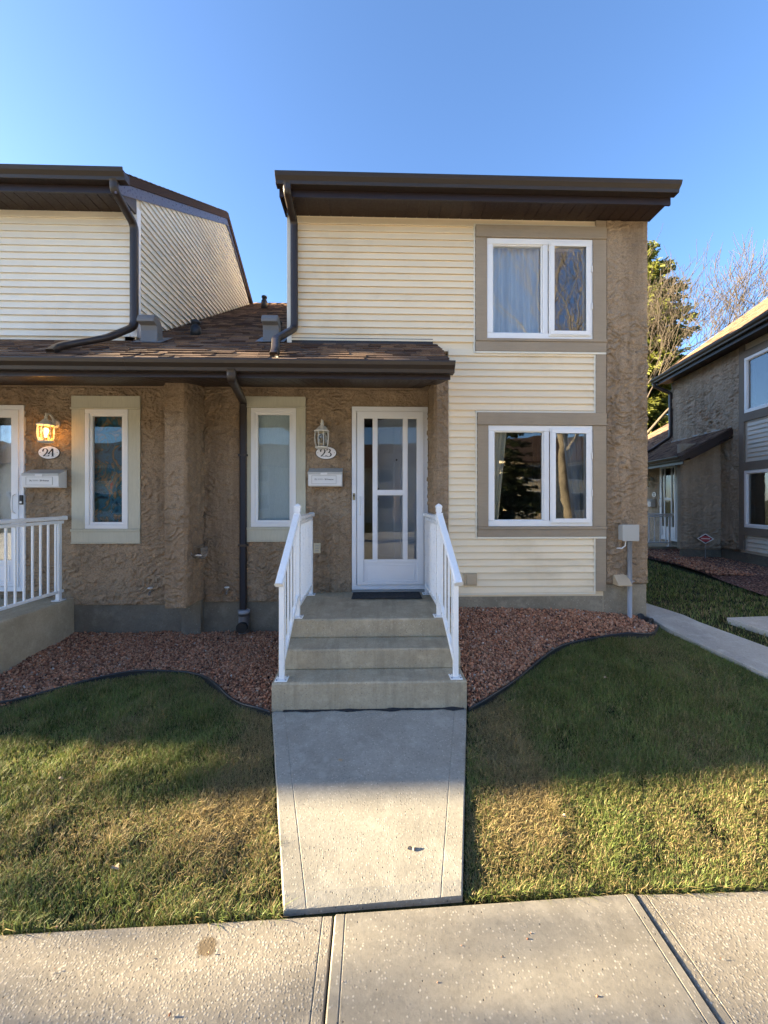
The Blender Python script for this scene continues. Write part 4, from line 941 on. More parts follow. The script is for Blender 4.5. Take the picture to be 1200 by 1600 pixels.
low4 = MB().prism([(EY, LZ(EY)-.012), (F_-.002, LZ(F_)-.012), (F_-.002, LZ(F_)-.10), (EY, LZ(EY)-.10)], 0, X4L, X4).prism([(EY, LZ(EY)-.012), (9.0, LZ(9.0)-.012), (12.2, LZ(9.0)-1.8), (12.2, LZ(9.0)-1.9), (9.0, LZ(9.0)-.11), (EY, LZ(EY)-.10)], 0, X4+.001, -2.086).build('low_roof', M['soffit_brown'], H24)
shingle_area(low4, -4.6, X4, EY-.015, LZ(EY-.015)-.012, 0, 8); shingle_area(low4, X4, -2.086, EY-.015, LZ(EY-.015)-.012, 0, 20); shingle_stuff(low4, X4, -2.086, EY-.015, LZ(EY-.015)-.012, 55, n0=20)
MB().box(X4L, -2.086, 3.680, 3.700, 2.865, 2.985).build('fascia', M['fascia_brown'], H24); gutter(H24, X4L, -2.086, 3.679, 2.995, .095)
soffit(H24, -5.6, -2.09, 3.701, 2.885, D_-.002, 3.125)
small_window(H24, NW4, t4, D_); storm_door(H24, *D4, D_, full=True)
MB().box(D4[0]+.06, D4[1]-.06, D_+.10, D_+.14, D4[2], D4[3]-.05).build('inner_door', M['inner_door'], H24)
a = at(178, 284, 4.08); c = at(208, 350, 4.40)
downspout(H24, [(a[0], 4.085, a[1]+.02), (a[0], 4.085, a[1]-.07), (c[0], 4.42, c[1]), (c[0], 4.42, 3.60), (at(170, 535, 4.2)[0], 4.18, LZ(4.18)+.07), (at(100, 548, 3.9)[0], 3.85, LZ(3.85)+.05), (at(88, 556, 3.8)[0], 3.73, LZ(3.73)+.02)])
lowroof_, lowroof = lowroof, low4
q = roof_pt(232, 535); goose_vent(q[0], q[1]+.1)
lowroof = lowroof_
# ------------------------------------------------------------------ concrete steps and landing
ST = thing('concrete_steps', (0, 4.2, .1), 'three worn concrete steps up to the landing of door 23', 'steps')
LZT = .696; y3, y2, y1 = 3.33, 3.575, 3.845
MB().prism([(y3, -.05), (y3, .324), (y3+.010, .336), (y2+.012, .338), (y2, .348), (y2-.004, .504), (y2+.006, .516), (y1+.012, .518), (y1, .53), (y1-.004, .684), (y1+.008, LZT), (D_-.002, LZT+.004), (D_-.002, -.05)], 0, -.795, .768).build('step_block', M['concrete_step'], ST, bevel=.007)
S4 = thing('concrete_landing', (-4.5, 4.3, 0), 'concrete landing slab with cracked side in front of door 24', 'landing')
MB().box(-5.84, -3.455, 3.62, D_-.002, .02, .655).build('slab', M['concrete_step'], S4, bevel=.012); MB().box(-5.84, -3.6, 3.34, 3.619, .02, .47).build('step', M['concrete_step'], S4, bevel=.01); MB().box(-5.84, -3.6, 3.06, 3.339, .02, .28).build('step', M['concrete_step'], S4, bevel=.01)
# railings
for sx, xu, xw, xl, lab in ((-1, -.690, -.700, -.728, 'left'), (1, .632, .640, .690, 'right')):
    side = 'on the small window side' if sx < 0 else 'on the cream siding side'
    fence_rail('landing_railing', (xu, 3.905), (xw, 4.86), LZT, LZT, .925, 'level white railing along the landing of door 23 '+side, 8, (0, .02), ((0, LZT, 1.03, True), (.915, LZT+.001, .86, False)))
    fence_rail('stair_railing', (xl, 3.385), (xu, 3.875), .336, .800, .855, 'sloping white handrail down the steps of door 23 '+side, 4, (.075, .0), ((.012, .336, .79, False),))
fence_rail('landing_railing', (-3.53, 3.70), (-3.53, 4.86), .655, .655, .93, 'level white railing on the landing in front of door 24', 10, (.05, .03), ((0, .655, .9, False), (1.10, .655, .9, False)))
# ------------------------------------------------------------------ things on the walls of 23 and 24
p = at(507, 699, D_-.15); lantern(at(507, 699, D_)[0]-.012, p[1]-.01, D_-.024, 'unlit white lantern above the number 23 plaque')
p = at(70, 691, D_-.15); lantern(p[0]+.03, p[1], D_-.024, 'glowing white lantern above the number 24 plaque', True)
number_plaque(*at(510, 708, D_), D_-.024, '23', 'white oval plaque reading 23 above a mailbox'); number_plaque(*at(80, 707.5, D_), D_-.024, '24', 'white oval plaque reading 24 under the glowing lantern')
a, c = at(482, 760, D_-.13), at(532, 733, D_); mailbox(a[0], a[0]+.385, a[1], c[1], D_-.024, '23, 11111 - 28 Avenue', 'white metal mailbox with address card beside storm door 23')
a, c = at(45, 762, D_-.13), at(100, 735, D_); mailbox(at(107, 750, D_)[0]-.40, at(107, 750, D_)[0], a[1], c[1], D_-.024, '24, 11111 - 28 Avenue', 'white metal mailbox with address card under the plaque reading 24')
p = at(34, 781, D_-.04); e = thing('doorbell', (p[0], D_-.036, p[1]), 'black doorbell with white button on the frame of door 24', 'doorbell', local=True)
MB().box(-.02, .02, -.018, 0, -.055, .055).build('housing', M['plastic_black'], e, bevel=.006); MB().tube([(0, -.018, -.028), (0, -.022, -.028)], .013, 14).build('button', M['rail_white'], e)
p = at(553, 776, D_-.04); e = thing('doorbell', (p[0]-.0, D_-.036, p[1]), 'small brass doorbell on the frame of door 23', 'doorbell', local=True); MB().box(-.014, .014, -.012, 0, -.04, .04).build('housing', M['brass'], e, bevel=.004); MB().box(-.008, .008, -.015, -.0125, .0, .022).build('button', M['plastic_black'], e)
p = at(496, 856, D_); e = thing('wall_outlet', (p[0], D_-.016, p[1]), 'almond outdoor power outlet on the stucco by the landing', 'outlet', local=True); MB().box(-.04, .04, -.022, 0, -.06, .06).build('cover', M['outlet_almond'], e, bevel=.004)
for zz in (-.03, .0, .03): MB().box(-.02, .02, -.025, -.0225, zz-.006, zz+.006).build('slot', M['box_grey'], e)
# hose hanger on the pillar, two hose taps
p = at(303, 873, 4.62); e = thing('hose_hanger', (px1+.008, 4.66, p[1]), 'bent grey metal hose hanger on the stucco pillar', 'hose hanger', local=True)
mb = MB()
for i in range(9):
    t = i/8; a_ = R(lerp(200, 340, t)); mb.v += [(.005, .11*math.cos(a_), .10*math.sin(a_)+.10), (.16, .11*math.cos(a_), .10*math.sin(a_)+.10)]
    if i: k = 2*(i-1); mb.f.append((k, k+1, k+3, k+2))
mb.build('cradle', M['chrome'], e, True); sm = LAST[0].modifiers.new('s', 'SOLIDIFY'); sm.thickness = .004
MB().prism([(-.11, .06), (.11, .06), (.13, .17), (-.13, .17)], 0, .155, .16).build('front_lip', M['chrome'], e); MB().box(.0, .006, -.1, .1, .0, .16).build('wall_plate', M['metal_grey'], e); e.scale = (.75, .75, .75)
for xx, yy, lab in ((240, 922, 'white garden tap on the stucco below the window of 24'), (358, 921, 'chrome garden tap on the stucco beside the brown downspout')):
    p = at(xx, yy, D_); e = thing('garden_tap', (p[0], D_-.012, p[1]), lab, 'tap', 'garden taps', local=True)
    MB().tube([(0,0,0), (0,-.05,0), (0,-.075,-.012), (0,-.085,-.04)], [.014,.014,.015,.012], 10).build('spout', M['chrome'], e, True); MB().tube([(0,-.045,.0), (0,-.06,.035)], .006, 8).build('stem', M['brass'], e); MB().lathe((0,-.065,.035), [(.002,0), (.028,0), (.03,.006), (.026,.012), (.002,.012)], 12).build('handle', M['vinyl_white'], e, True)
# utility box with conduit, sloped vent hood, doormat
q = r_(969, 820, 991, 844, F_-.05); e = thing('utility_box', (q[0]+.08, F_-.013, .5), 'weathered grey utility box with blue-grey conduit on the stucco pier', 'utility box', local=True)
z0, z1, W2 = q[2]-.5, q[3]-.5, .085
MB().box(-W2, W2, -.09, 0, z0, z1).build('box', M['box_grey'], e, bevel=.012); MB().box(-W2-.006, W2+.006, -.102, -.091, z0-.006, z1+.004).build('cover', M['box_grey'], e, bevel=.008)
MB().tube([(.02,-.045,z0-.001), (.02,-.045,-.12)], .024, 14).build('conduit', M['pvc_grey'], e, True); MB().tube([(.02,-.045,.40), (.02,-.045,.425)], .030, 14).build('coupling', M['pvc_grey'], e, True); MB().box(-.02, .06, -.07, -.004, .41, .42).build('clamp', M['metal_grey'], e)
MB().tube([(-.02,-.04,z0), (-.022,-.035,z0-.06), (-.05,-.02,z0-.09), (-.11,-.01,z0-.088)], .007, 8).build('cable', M['vinyl_white'], e, True)
p = at(966, 903, F_); e = thing('vent_hood', (p[0], F_-.013, p[1]), 'tan sloped exhaust hood beside the conduit', 'vent', local=True)
MB().prism([(0, .05), (0, .065), (-.12, -.05), (-.12, -.065), (0, -.06)], 0, -.075, .075).build('hood', M['vent_tan'], e, bevel=.005)
e = thing('doormat', (.17, 4.74, LZT+.004), 'dark rubber doormat in front of storm door 23', 'doormat', rotz=R(-1), local=True)
mb = MB(); nxx, nyy = 30, 14
for j in range(nyy+1):
    for i in range(nxx+1):
        u, v2 = i/nxx-.5, j/nyy-.5; rim = .008 if (abs(u) > .42 or abs(v2) > .36) else .004
        mb.v.append((u*.78, v2*.36, rim+.006*math.exp(-((u+.05)/.08)**2)*(v2 < 0)+.002*math.sin(u*50)*math.sin(v2*30)))
        if i and j: k = len(mb.v)-1; mb.f.append((k-nxx-2, k-nxx-1, k, k-1))
mb.build('mat', M['rubber_mat'], e, True)
# black drain elbow at the foot of the pier
e = thing('drain_elbow', (2.93, 4.40, .50), 'black plastic drain elbow at the foot of the stucco pier', 'drain', local=True); MB().tube([(0,.06,.02), (0,0,.0), (.04,-.05,-.01)], .04, 12).build('pipe', M['plastic_black'], e, True); MB().tube([(.04,-.05,-.01), (.048,-.062,-.012)], .047, 12).build('collar', M['plastic_black'], e)
# curtains and the printed cloth behind glass
curtain('curtain', UW[0]+.02, at(848, 450, F_)[0], UW[2], UW[3], F_+.085, 'curtain_white', 'white sheer curtain behind the fixed pane of the upper window', 7, .028)
curtain('curtain', LW[0]+.04, LW[0]+.235, LW[2], LW[3], F_+.07, 'curtain_beige', 'narrow beige curtain behind the fixed pane of the lower window', 3, .016, x1b=LW[0]+.13)
curtain('curtain', LW[1]-.27, LW[1]+.02, LW[2], LW[3], F_+.12, 'curtain_blue', 'blue grey drape behind the casement of the lower window', 4, .025, x0b=LW[1]-.14)
o = MB().box(-.30, .30, -.004, .004, -.75, .75).build('roller_blind', M['blind_frosted']); o.location = ((NW[0]+NW[1])/2, D_+.10, (NW[2]+NW[3])/2); tag(o, 'pale frosted blind filling the small window left of lantern 23', 'blind')
o = MB().box(-.32, .32, -.003, .003, -.75, .75).build('printed_hanging', M['printed_cloth']); o.location = ((NW4[0]+NW4[1])/2, D_+.10, (NW4[2]+NW4[3])/2); tag(o, 'blue and red printed cloth hanging in the window of 24', 'wall hanging')

# ------------------------------------------------------------------ townhouse across the side lawn (its own frame: x along the facade towards the street, y into the house)
BA = R(-100.45); BO = (7.46, 8.652, 0)
HB = thing('townhouse', BO, 'grey brown stucco townhouse beyond the side path with a lean-to porch roof', 'townhouse', 'brown and cream townhouses', BA, local=True)
BGZ = .5
def bw(x, y): 
    c, s = math.cos(BA), math.sin(BA); return BO[0]+x*c-y*s, BO[1]+x*s+y*c
WB1 = (.72, 2.35, 3.48, 4.56); WB2 = (.72, 2.35, 1.25, 2.36)
xs1 = .58
stucco_coat(MB().box(-2.0, xs1, 0, .15, .75, 4.84).build('stucco_wall', M['stucco_grey'], HB, bevel=.01), -1.98, xs1-.01, .77, 4.82, 0, seed=61, res=.016, mat='stucco_grey', amt=1.4); MB().box(-2.0, 6.0, .01, .15, .2, .749).build('foundation', M['parging_grey'], HB)
MB().grid(xs1, 6.0, .75, 4.84, [hole(WB1), hole(WB2)], .004, .15).build('front_wall', M['siding_grey'], HB)
MB().prism([(.151, .2), (5.3, .2), (5.3, 4.84), (2.68, 6.45), (.151, 5.0)], 0, -2.0, -1.86).prism([(.151, .2), (5.3, .2), (5.3, 4.84), (2.68, 6.45), (.151, 5.0)], 0, 5.85, 6.0).build('side_wall', M['stucco_grey'], HB)
MB().box(-1.85, 5.84, 5.2, 5.3, .2, 4.84).box(-1.85, 5.84, 1.8, 1.9, .2, 4.84).build('inner_wall', M['interior'], HB); MB().box(-1.85, 5.84, .16, 1.79, 3.1, 3.2).box(-1.85, 5.84, .16, 1.79, 4.85, 4.88).build('upper_floor', M['interior_floor'], HB)
for q in (WB1, WB2): double_window(HB, *q, 0, 1.45)
T = 'trim_taupe_dark'
MB().box(xs1+.001, WB1[0]-.002, -.032, -.001, .80, 4.83).build('trim_board', M[T], HB)
for z0, z1 in ((WB1[3]+.002, WB1[3]+.14), (WB1[2]-.16, WB1[2]-.002), (WB2[3]+.002, WB2[3]+.16), (WB2[2]-.15, WB2[2]-.002)): MB().box(WB1[0]-.0, 6.0, -.036, -.001, z0, z1).build('trim_board', M[T], HB)
for q in (WB1, WB2): MB().box(q[1]+.002, q[1]+.14, -.030, -.001, q[2]-.001, q[3]+.001).build('trim_board', M[T], HB)
siding_area(HB, .80, 3.2, WB2[3]+.165, WB1[2]-.17, -.001, mat='siding_grey', h=.085); siding_area(HB, .80, 3.2, .80, WB2[2]-.16, -.001, mat='siding_grey', h=.085); siding_area(HB, .80, 3.2, WB1[3]+.145, 4.83, -.001, mat='siding_grey', h=.085)
MB().prism([(-.38, 4.955), (2.68, 4.955+.74*3.06), (5.75, 4.955), (5.75, 4.86), (2.68, 4.85+.74*3.06), (-.38, 4.86)], 0, -2.12, 6.2).build('high_roof', M['shingle_far'], HB); hb = LAST[0]
shingle_stuff(hb, -2.13, 6.2, -.40, 4.945, 34, .74)
MB().box(-2.1, 6.1, -.34, -.32, 4.79, 4.945).build('fascia', M['fascia_brown'], HB); gutter(HB, -2.16, 6.2, -.341, 4.957, .1); MB().box(-2.1, 6.1, -.319, -.002, 4.835, 4.85).build('soffit', M['soffit_brown'], HB)
# porch wing, lean-to roof, recessed door
stucco_coat(MB().box(-.14, 0, -.80, -.001, .72, 3.0).build('porch_wing', M['stucco_grey'], HB, bevel=.01), -.79, -.01, .74, 2.98, 0, side=1, seed=63, res=.016, mat='stucco_grey', amt=1.4); MB().box(-.12, -.02, -.76, -.001, .2, .719).build('wing_footing', M['parging_grey'], HB)
MB().box(-6.5, -2.001, 0, .15, .3, 3.3).build('entrance_wall', M['stucco_grey'], HB)
bz = lambda y: 3.28+.6*y
MB().prism([(-.96, bz(-.96)), (-.002, bz(0)), (-.002, bz(0)-.09), (-.96, bz(-.96)-.09)], 0, -2.0, .36).prism([(-.96, bz(-.96)), (4.0, bz(4.0)), (7.5, bz(4)-1.5), (7.5, bz(4)-1.6), (4.0, bz(4.0)-.09), (-.96, bz(-.96)-.09)], 0, -6.5, -2.001).build('porch_roof', M['shingle_far'], HB); pb = LAST[0]
shingle_stuff(pb, -2.0, .37, -.98, bz(-.98), 10, .6); shingle_stuff(pb, -6.5, -2.0, -.98, bz(-.98), 50, .6)
MB().prism([(-.97, bz(-.97)-.11), (-.97, bz(-.97)-.005), (-.003, bz(0)-.005), (-.003, bz(0)-.17)], 0, .365, .385).build('rake_board', M['fascia_brown'], HB)
MB().prism([(-.80, 2.62), (-.002, 3.06), (-.002, 3.08), (-.80, 2.70)], 0, -6.4, .36).build('soffit', M['soffit_brown'], HB)
MB().box(-6.5, .36, -.94, -.92, bz(-.96)-.17, bz(-.96)-.03).build('fascia', M['fascia_brown'], HB); gutter(HB, -6.5, .40, -.941, bz(-.96)-.005, .1)
MB().box(-2.0, .33, -.02, -.001, bz(0)-.01, bz(0)+.03).build('flashing', M['metal_grey'], HB)
downspout(HB, [(-2.06, -.40, 4.87), (-2.06, -.40, 4.78), (-1.96, -.05, 4.55), (-1.96, -.05, 3.42), (-2.25, -.35, bz(-.35)+.07), (-2.6, -.85, bz(-.85)+.05)], .085, .07)
storm_door(HB, -2.55, -1.66, .78, 2.76, -.003, full=False)
MB().box(-2.5, -1.7, .05, .09, .78, 2.7).build('inner_door', M['inner_door'], HB)
L = bw(-3.05, -.002); lantern(0, 0, 0, 'dark lantern on grey stucco beside the far porch door', loc=(L[0], L[1], 2.15), rotz=BA)
L = bw(-2.92, -.002); number_plaque(0, 0, 0, '22', 'white oval plaque on grey stucco beside the far porch door', loc=(L[0], L[1], 1.93), rotz=BA)
L = bw(-3.3, -.002); mailbox(0, .45, 0, .22, 0, '', 'white mailbox on grey stucco beside the far porch door', loc=(L[0], L[1], 1.58), rotz=BA)
e = thing('concrete_landing', bw(-2.9, -.7)+(0,), 'concrete landing in front of the far porch door', 'landing', rotz=BA, local=True); MB().box(-1.6, 1.45, -.55, .69, .3, .62).build('slab', M['concrete_step'], e, bevel=.012)
A_, B_ = bw(-1.50, -1.16), bw(-1.50, -.25); fence_rail('landing_railing', A_, B_, .62, .62, .80, 'white railing on the landing of the far porch door', 6, (.03, .03), ((0, .62, .78, False), (.86, .62, .78, False)))
A_, B_ = bw(-3.9, -1.20), bw(-1.56, -1.20); fence_rail('landing_railing', A_, B_, .62, .62, .80, 'long white railing along the front of the far porch landing', 14, (.03, .0), ((0, .62, .78, False),))
# gravel bed along that house with a warning sign on a stake
mb = MB(); xs_ = np.linspace(-6, 5, 40)
for i, x_ in enumerate(xs_):
    yo = -1.45+.12*math.sin(x_*1.3); 
    for yy in (yo, -.7, -.0): q = bw(x_, yy); mb.v.append((q[0], q[1], g(*q)+.01+(.05 if yy > yo else 0)))
    if i: k = 3*(i-1); mb.f += [(k, k+3, k+4, k+1), (k+1, k+4, k+5, k+2)]
tag(mb.build('gravel_bed', M['gravel_base'], None, True), kind='structure')
n = 4500; xx = rng.uniform(-2.5, 2.2, n); yy = rng.uniform(-1.4, -.02, n); P_ = np.array([bw(a, c) for a, c in zip(xx, yy)]); stones('gravel', np.stack([P_[:, 0], P_[:, 1], g_arr(P_[:, 0], P_[:, 1])+.05], 1), '', (.013, .026))
L = bw(.19, -.42); e = thing('yard_sign', (L[0], L[1], BGZ), 'red diamond warning sign with white border on a thin stake', 'sign', rotz=R(-28), local=True)
MB().box(-.006, .006, -.004, .004, 0, .34).build('stake', M['metal_grey'], e)
dm = lambda s, k=.74: [(-s, 0), (0, -s*k), (s, 0), (0, s*k)]
MB().prism([(a, c+.47) for a, c in dm(.145)], 1, -.010, -.0045).build('border', M['rail_white'], e); MB().prism([(a, c+.47) for a, c in dm(.122)], 1, -.013, -.0105).build('black_field', M['ink'], e)
MB().prism([(a, c+.47) for a, c in ((-.10,0), (-.045,-.06), (.045,-.06), (.10,0), (.045,.06), (-.045,.06))], 1, -.016, -.0135).build('red_panel', M['sign_red'], e)
for i in range(7): MB().box(-.07+i*.021, -.056+i*.021, -.018, -.0165, .462, .482).build('letter', M['plaque_white'], e)

# ------------------------------------------------------------------ rest of the row, out of frame on the left: its eaves shade the lawn
def row_house(x0, x1, high, label, group=None):
    ye, ze = (4.02, 4.955) if high else (3.56, 3.0); e = thing('townhouse', ((x0+x1)/2, 7, 0), label, 'townhouse', group or 'brown and cream townhouses')
    yw = F_ if high else D_; yr = 7.16 if high else 9.0; zr = ze+PITCH*(yr-ye); yb = 2*yr-ye-(.4 if high else 2.6)
    MB().prism([(yw, -.1), (9.8, -.1), (9.8, min(zr-PITCH*(9.8-yr), zr)-.12), (yr, zr-.12), (yw, ze+PITCH*(yw-ye)-.12)], 0, x0, x1).build('wall', M['siding_white' if high else 'stucco_brown'], e)
    MB().prism([(ye, ze), (yr, zr), (yb, zr-PITCH*(yb-yr)), (yb, zr-PITCH*(yb-yr)-.1), (yr, zr-.1), (ye, ze-.1)], 0, x0-.02, x1+.02).build('roof', M['shingle_far'], e)
    xm = (x0+x1)/2
    for zz in ((1.0, 2.2), (3.4, 4.5)) if high else ((1.2, 2.6),):
        f = MB().ring(xm-.6, xm+.6, zz[0], zz[1], .07, yw-.03, yw-.001).build('window', M['vinyl_white'], e); MB().box(xm-.53, xm+.53, yw-.012, yw-.002, zz[0]+.07, zz[1]-.07).build('pane', M['glass'], f)
ROW = [(-11.5,-8.32,0), (-17.1,-11.52,1), (-22.8,-17.12,1), (-28,-22.82,0), (-34,-28.02,1), (-40,-34.02,1)]
NAMES = ['next past townhouse 24', 'second past', 'third past', 'fourth past', 'fifth past', 'at the far end of the row']
for (a, c, h), nm in zip(ROW, NAMES): row_house(a, c, h, ('two storey cream section of the townhouse row, ' if h else 'low brown stucco link of the townhouse row, ')+nm+('' if 'past t' in nm or 'row' in nm else ' townhouse 24'))

# ------------------------------------------------------------------ trees
def bare_tree(name, base, height, label, seed, spread=.6, lean=(0,0), maxd=6, r0=.16, col=(.23,.175,.125), dens=3, twig=.006, fork=.28, group=None, leaves=0):
    rd = random.Random(seed); e = thing(name, base, label, 'tree', group, local=True); trunk, limbs = MB(), MB(); cnt = [0]; tips = []
    def grow(p, d, L, r, depth):
        n = 4 if depth < 3 else 3; pts = [p]; rr = [r]; q = p.copy(); dd = d.copy()
        for i in range(n):
            dd = (dd+Vector((rd.uniform(-1,1), rd.uniform(-1,1), rd.uniform(-.5,.9)))*.13*(1+depth*.12)).normalized(); q = q+dd*L/n; pts.append(q.copy()); rr.append(max(r*(1-.5*(i+1)/n), twig*.6))
        (trunk if depth == 0 else limbs).tube(pts, rr, 9 if depth == 0 else 6 if depth == 1 else 4 if depth < 4 else 3, False); cnt[0] += 1
        if depth >= maxd: tips.append(q.copy()); return
        k = dens+(1 if depth in (1, 2) else 0)
        for j in range(k):
            t = rd.uniform(.35, 1) if j else 1; i = min(int(t*n), n-1); bp = pts[i].lerp(pts[i+1], t*n-i)
            ax = Vector((rd.uniform(-1,1), rd.uniform(-1,1), rd.uniform(-.3,.5))).normalized(); nd = (dd*(1 if j == 0 else .75)+ax*spread*(.55 if j == 0 else 1.15)+Vector((0,0,.12))).normalized()
            grow(bp, nd, L*rd.uniform(.62, .86), max(rr[i]*rd.uniform(.55, .75), twig), depth+1)
    grow(Vector((0,0,-.1)), Vector((lean[0], lean[1], 1)).normalized(), height*fork, r0, 0)
    for mb, nm in ((trunk, 'trunk'), (limbs, 'branches')):
        o = mb.build(nm, M['bark_'+('a' if col[0] > .3 else 'b')], e, True)
    if leaves:
        n_ = len(tips)*leaves; C = np.repeat(np.array([t[:] for t in tips]), leaves, 0)+rng.normal(size=(n_, 3))*.14; U = rng.normal(size=(n_, 3)); U /= np.linalg.norm(U, axis=1, keepdims=True); W_ = np.cross(U, rng.normal(size=(n_, 3))); W_ /= np.linalg.norm(W_, axis=1, keepdims=True)
        V = np.stack([C, C+U*.05+W_*.02, C+U*.09, C+U*.05-W_*.02], 1).reshape(-1, 3); o = bpy.data.objects.new('leaves', fast_mesh('leaves', V, np.arange(n_*4).reshape(-1, 4), M['needle'], np.tile((.10,.15,.03), (n_*4, 1)))); COL.objects.link(o); o.parent = e
    return e
for nm, c in (('bark_a', (.24,.20,.15)), ('bark_b', (.13,.105,.08))):
    b = NB(nm); n = b.noise(b.co((1,1,.25)), 22, 5, .7); b.done(b.mix(n, tuple(x*.55 for x in c), tuple(x*1.15 for x in c)), .9, b.bump(n, .8, .02), .1)
def spruce(name, base, H, rad, label, seed, green=(.055,.085,.025), tips=1.0, n_lev=30, per=14, group=None, blunt=False):
    rs = np.random.default_rng(seed); rd = random.Random(seed); e = thing(name, base, label, 'tree', group, local=True)
    MB().tube([(0,0,-.2), (0,0,H*.5), (0,0,H*.97)], [rad*.075, rad*.045, .01], 8).build('trunk', M['bark_b'], e, True)
    Vs, Cs, br = [], [], MB()
    for lv in range(n_lev):
        f = lv/n_lev; z = H*(.06+.93*f); Lm = rad*(np.interp(f, [0, .4, .68, .85, .93, 1], [.7, .78, 1, .66, .36, .05]) if blunt else (1-f)**.8)*rs.uniform(.8, 1.12)+.1
        for k in range(max(5, int(per*(1-f*.6)))):
            a = rs.uniform(0, 2*np.pi); L = Lm*rs.uniform(.62, 1.08); up = .25*f-.10+rs.uniform(-.1, .1); d = np.array([math.cos(a), math.sin(a), 0]); sd = np.array([-d[1], d[0], 0])
            P = lambda t: np.array([0, 0, z])+d*L*t+np.array([0, 0, L*(up*t-.22*t*t+.16*t**4)])
            br.tube([P(0), P(.5), P(1)], [.018+.01*L*.5, .012, .004], 3, False)
            m = int(7+L*15)
            T_ = rs.uniform(.12, 1, m)
            for t in T_:
                c0 = P(t); s = rs.choice((-1, 1)); ln = (.16+.26*(1-t)*min(L, 2.5)/2)*rs.uniform(.7, 1.3); dr = d*rs.uniform(.35, .9)+sd*s*rs.uniform(.2, .95)+np.array([0, 0, rs.uniform(-.45, .25)]); dr /= np.linalg.norm(dr)
                wv = np.cross(dr, rs.normal(size=3)); wv /= np.linalg.norm(wv)+1e-9
                for q in range(3):
                    ww = wv*(.035+.02*rs.random()); of = rs.normal(size=3)*.05
                    Vs += [c0+of-ww*.4, c0+of+ww*.4, c0+of+dr*ln+ww*.9, c0+of+dr*ln*1.05-ww*.9]
                    cc = np.array(green)*rs.uniform(.6, 1.4)+np.array([.05,.04,.0])*rs.random()*tips; Cs += [cc]*4
    br.build('branches', M['bark_b'], e)
    V = np.array(Vs); o = bpy.data.objects.new('crown', fast_mesh('crown', V, np.arange(len(V)).reshape(-1, 4), M['needle'], np.array(Cs))); COL.objects.link(o); o.parent = e; return e
spruce('spruce_tree', (12.9, 20.0, .3), 14.4, 2.5, 'sunlit yellow green spruce rising behind the stucco pier', 3, (.14,.155,.036), 1.1, 52, 34, blunt=True)
bare_tree('bare_tree', (10.2, 16.2, .3), 13.6, 'pale leafless tree whose twigs spread over the far grey roof', 11, .5, (.12, -.05), 6, .15, (.2,.15,.1), 3, .009)
spruce('spruce_tree', (27.4, 21, .3), 13.6, 2.2, 'dark spruce tip peeking over the far grey roof ridge', 5, (.035,.055,.025), .5, 22, 9)
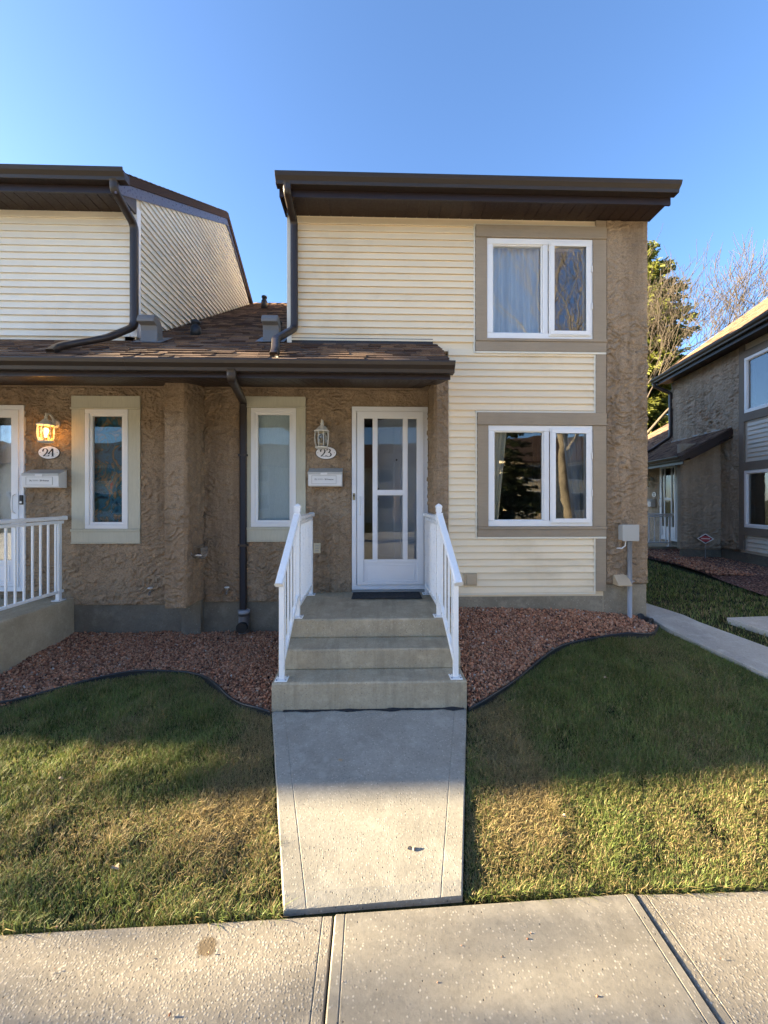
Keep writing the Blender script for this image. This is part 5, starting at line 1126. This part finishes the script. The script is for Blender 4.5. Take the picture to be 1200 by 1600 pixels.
# across the street, seen mirrored in the windows
bare_tree('street_tree', (8.4, -8.2, 0), 25, 'tall bare street tree across the road facing the double windows', 21, .55, (-.08, .05), 6, .26, (.36,.3,.22), 3, .012, .22)
bare_tree('street_tree', (13.5, -11, 0), 22, 'second bare street tree across the road, farther along', 33, .6, (.0, .05), 5, .22, (.36,.3,.22), 3, .012, .22)
spruce('spruce_tree', (6.2, -11.5, 0), 9.5, 2.6, 'dark spruce across the road facing the lower double window', 8, (.03,.045,.02), .6, 30, 12)
def opp_house(x0, x1, y0, label):
    e = thing('townhouse', ((x0+x1)/2, y0-4, 0), label, 'townhouse', 'townhouses across the road')
    MB().prism([(y0, -.1), (y0-8, -.1), (y0-8, 4.4), (y0-4, 6.2), (y0, 4.4)], 0, x0, x1).build('wall', M['siding_cream'], e); MB().prism([(y0+.5, 4.3), (y0-4, 6.5), (y0-8.5, 4.3), (y0-8.5, 4.2), (y0-4, 6.4), (y0+.5, 4.2)], 0, x0-.3, x1+.3).build('roof', M['shingle_far'], e)
    n_ = int((x1-x0)/3)
    for i in range(n_):
        xm = x0+1.5+3*i
        for zz in ((1.0, 2.3), (3.0, 4.1)):
            f = MB().box(xm-.7, xm+.7, y0, y0+.04, zz[0], zz[1]).build('window', M['vinyl_white'], e); MB().box(xm-.6, xm+.6, y0+.041, y0+.05, zz[0]+.1, zz[1]-.1).build('pane', M['plastic_black'], f)
        MB().box(xm+.8, xm+1.1, y0, y0+.25, 0, 4.2).build('stucco_pier', M['stucco_brown'], e)
opp_house(-30, -16.5, -21, 'cream townhouses across the road farthest up the street'); opp_house(-16, -4.2, -22, 'cream townhouses across the road facing townhouse 24 squarely'); opp_house(-3.5, 8.2, -22, 'cream townhouses across the road directly facing the storm door'); opp_house(9, 24, -18, 'cream townhouses across the road behind the bare street trees')
# trees further up the sidewalk, left of the frame, that dapple the evening sun
bare_tree('boulevard_tree', (-16, 1.7, 0), 7.5, 'young budding tree beside the sidewalk up the street', 41, .75, (.05, 0), 6, .07, (.2,.15,.1), 3, .008, .28, leaves=5).scale = (.85, .85, .85)
spruce('spruce_tree', (-9.5, -9, 0), 9, 2.6, 'dark spruce across the road facing the window of 24', 9, (.03,.045,.02), .5, 16, 8)
# fallen leaves
LEAVES = [(-1.22, 2.02, 'curled tan leaf on the lawn close to the stained sidewalk slab'), (-1.9, 2.6, 'dry leaf on the lawn below the window of 24'), (1.05, 2.25, 'pale dry leaf on the straw patch beside the entrance walk'),
          (2.0, 3.5, 'dry leaf on the green lawn below the stucco pier'), (.2, 2.1, 'curled leaf on the sunlit part of the entrance walk'), (-.2, 2.75, 'small dry leaf on the shaded part of the entrance walk')]
for i, (xx, yy, lab) in enumerate(LEAVES):
    mb = MB(); s = random.uniform(.018, .03); a = random.uniform(0, 6.28)
    for k in range(9):
        t = 2*math.pi*k/9; rr = s*(1 if k % 2 else .55); mb.v.append((rr*math.cos(t+a), rr*.7*math.sin(t+a), .006*math.cos(2*t)+.004))
    mb.v.append((0, 0, .001)); mb.f += [(k, (k+1) % 9, 9) for k in range(9)]
    o = mb.build('fallen_leaf', M['leaf_dry']); on_walk = abs(xx) < .5
    o.location = (xx, yy, (wz(yy)+.002) if on_walk else g(xx, yy)+.03); tag(o, lab, 'leaf', 'fallen leaves')
# grit strewn on the concrete
n = 45; X = rng.uniform(-2, 2.4, n); Y = rng.uniform(.9, 1.8, n); stones('loose_grit', np.stack([X, Y, np.full(n, .008)], 1), '', (.002, .0055))
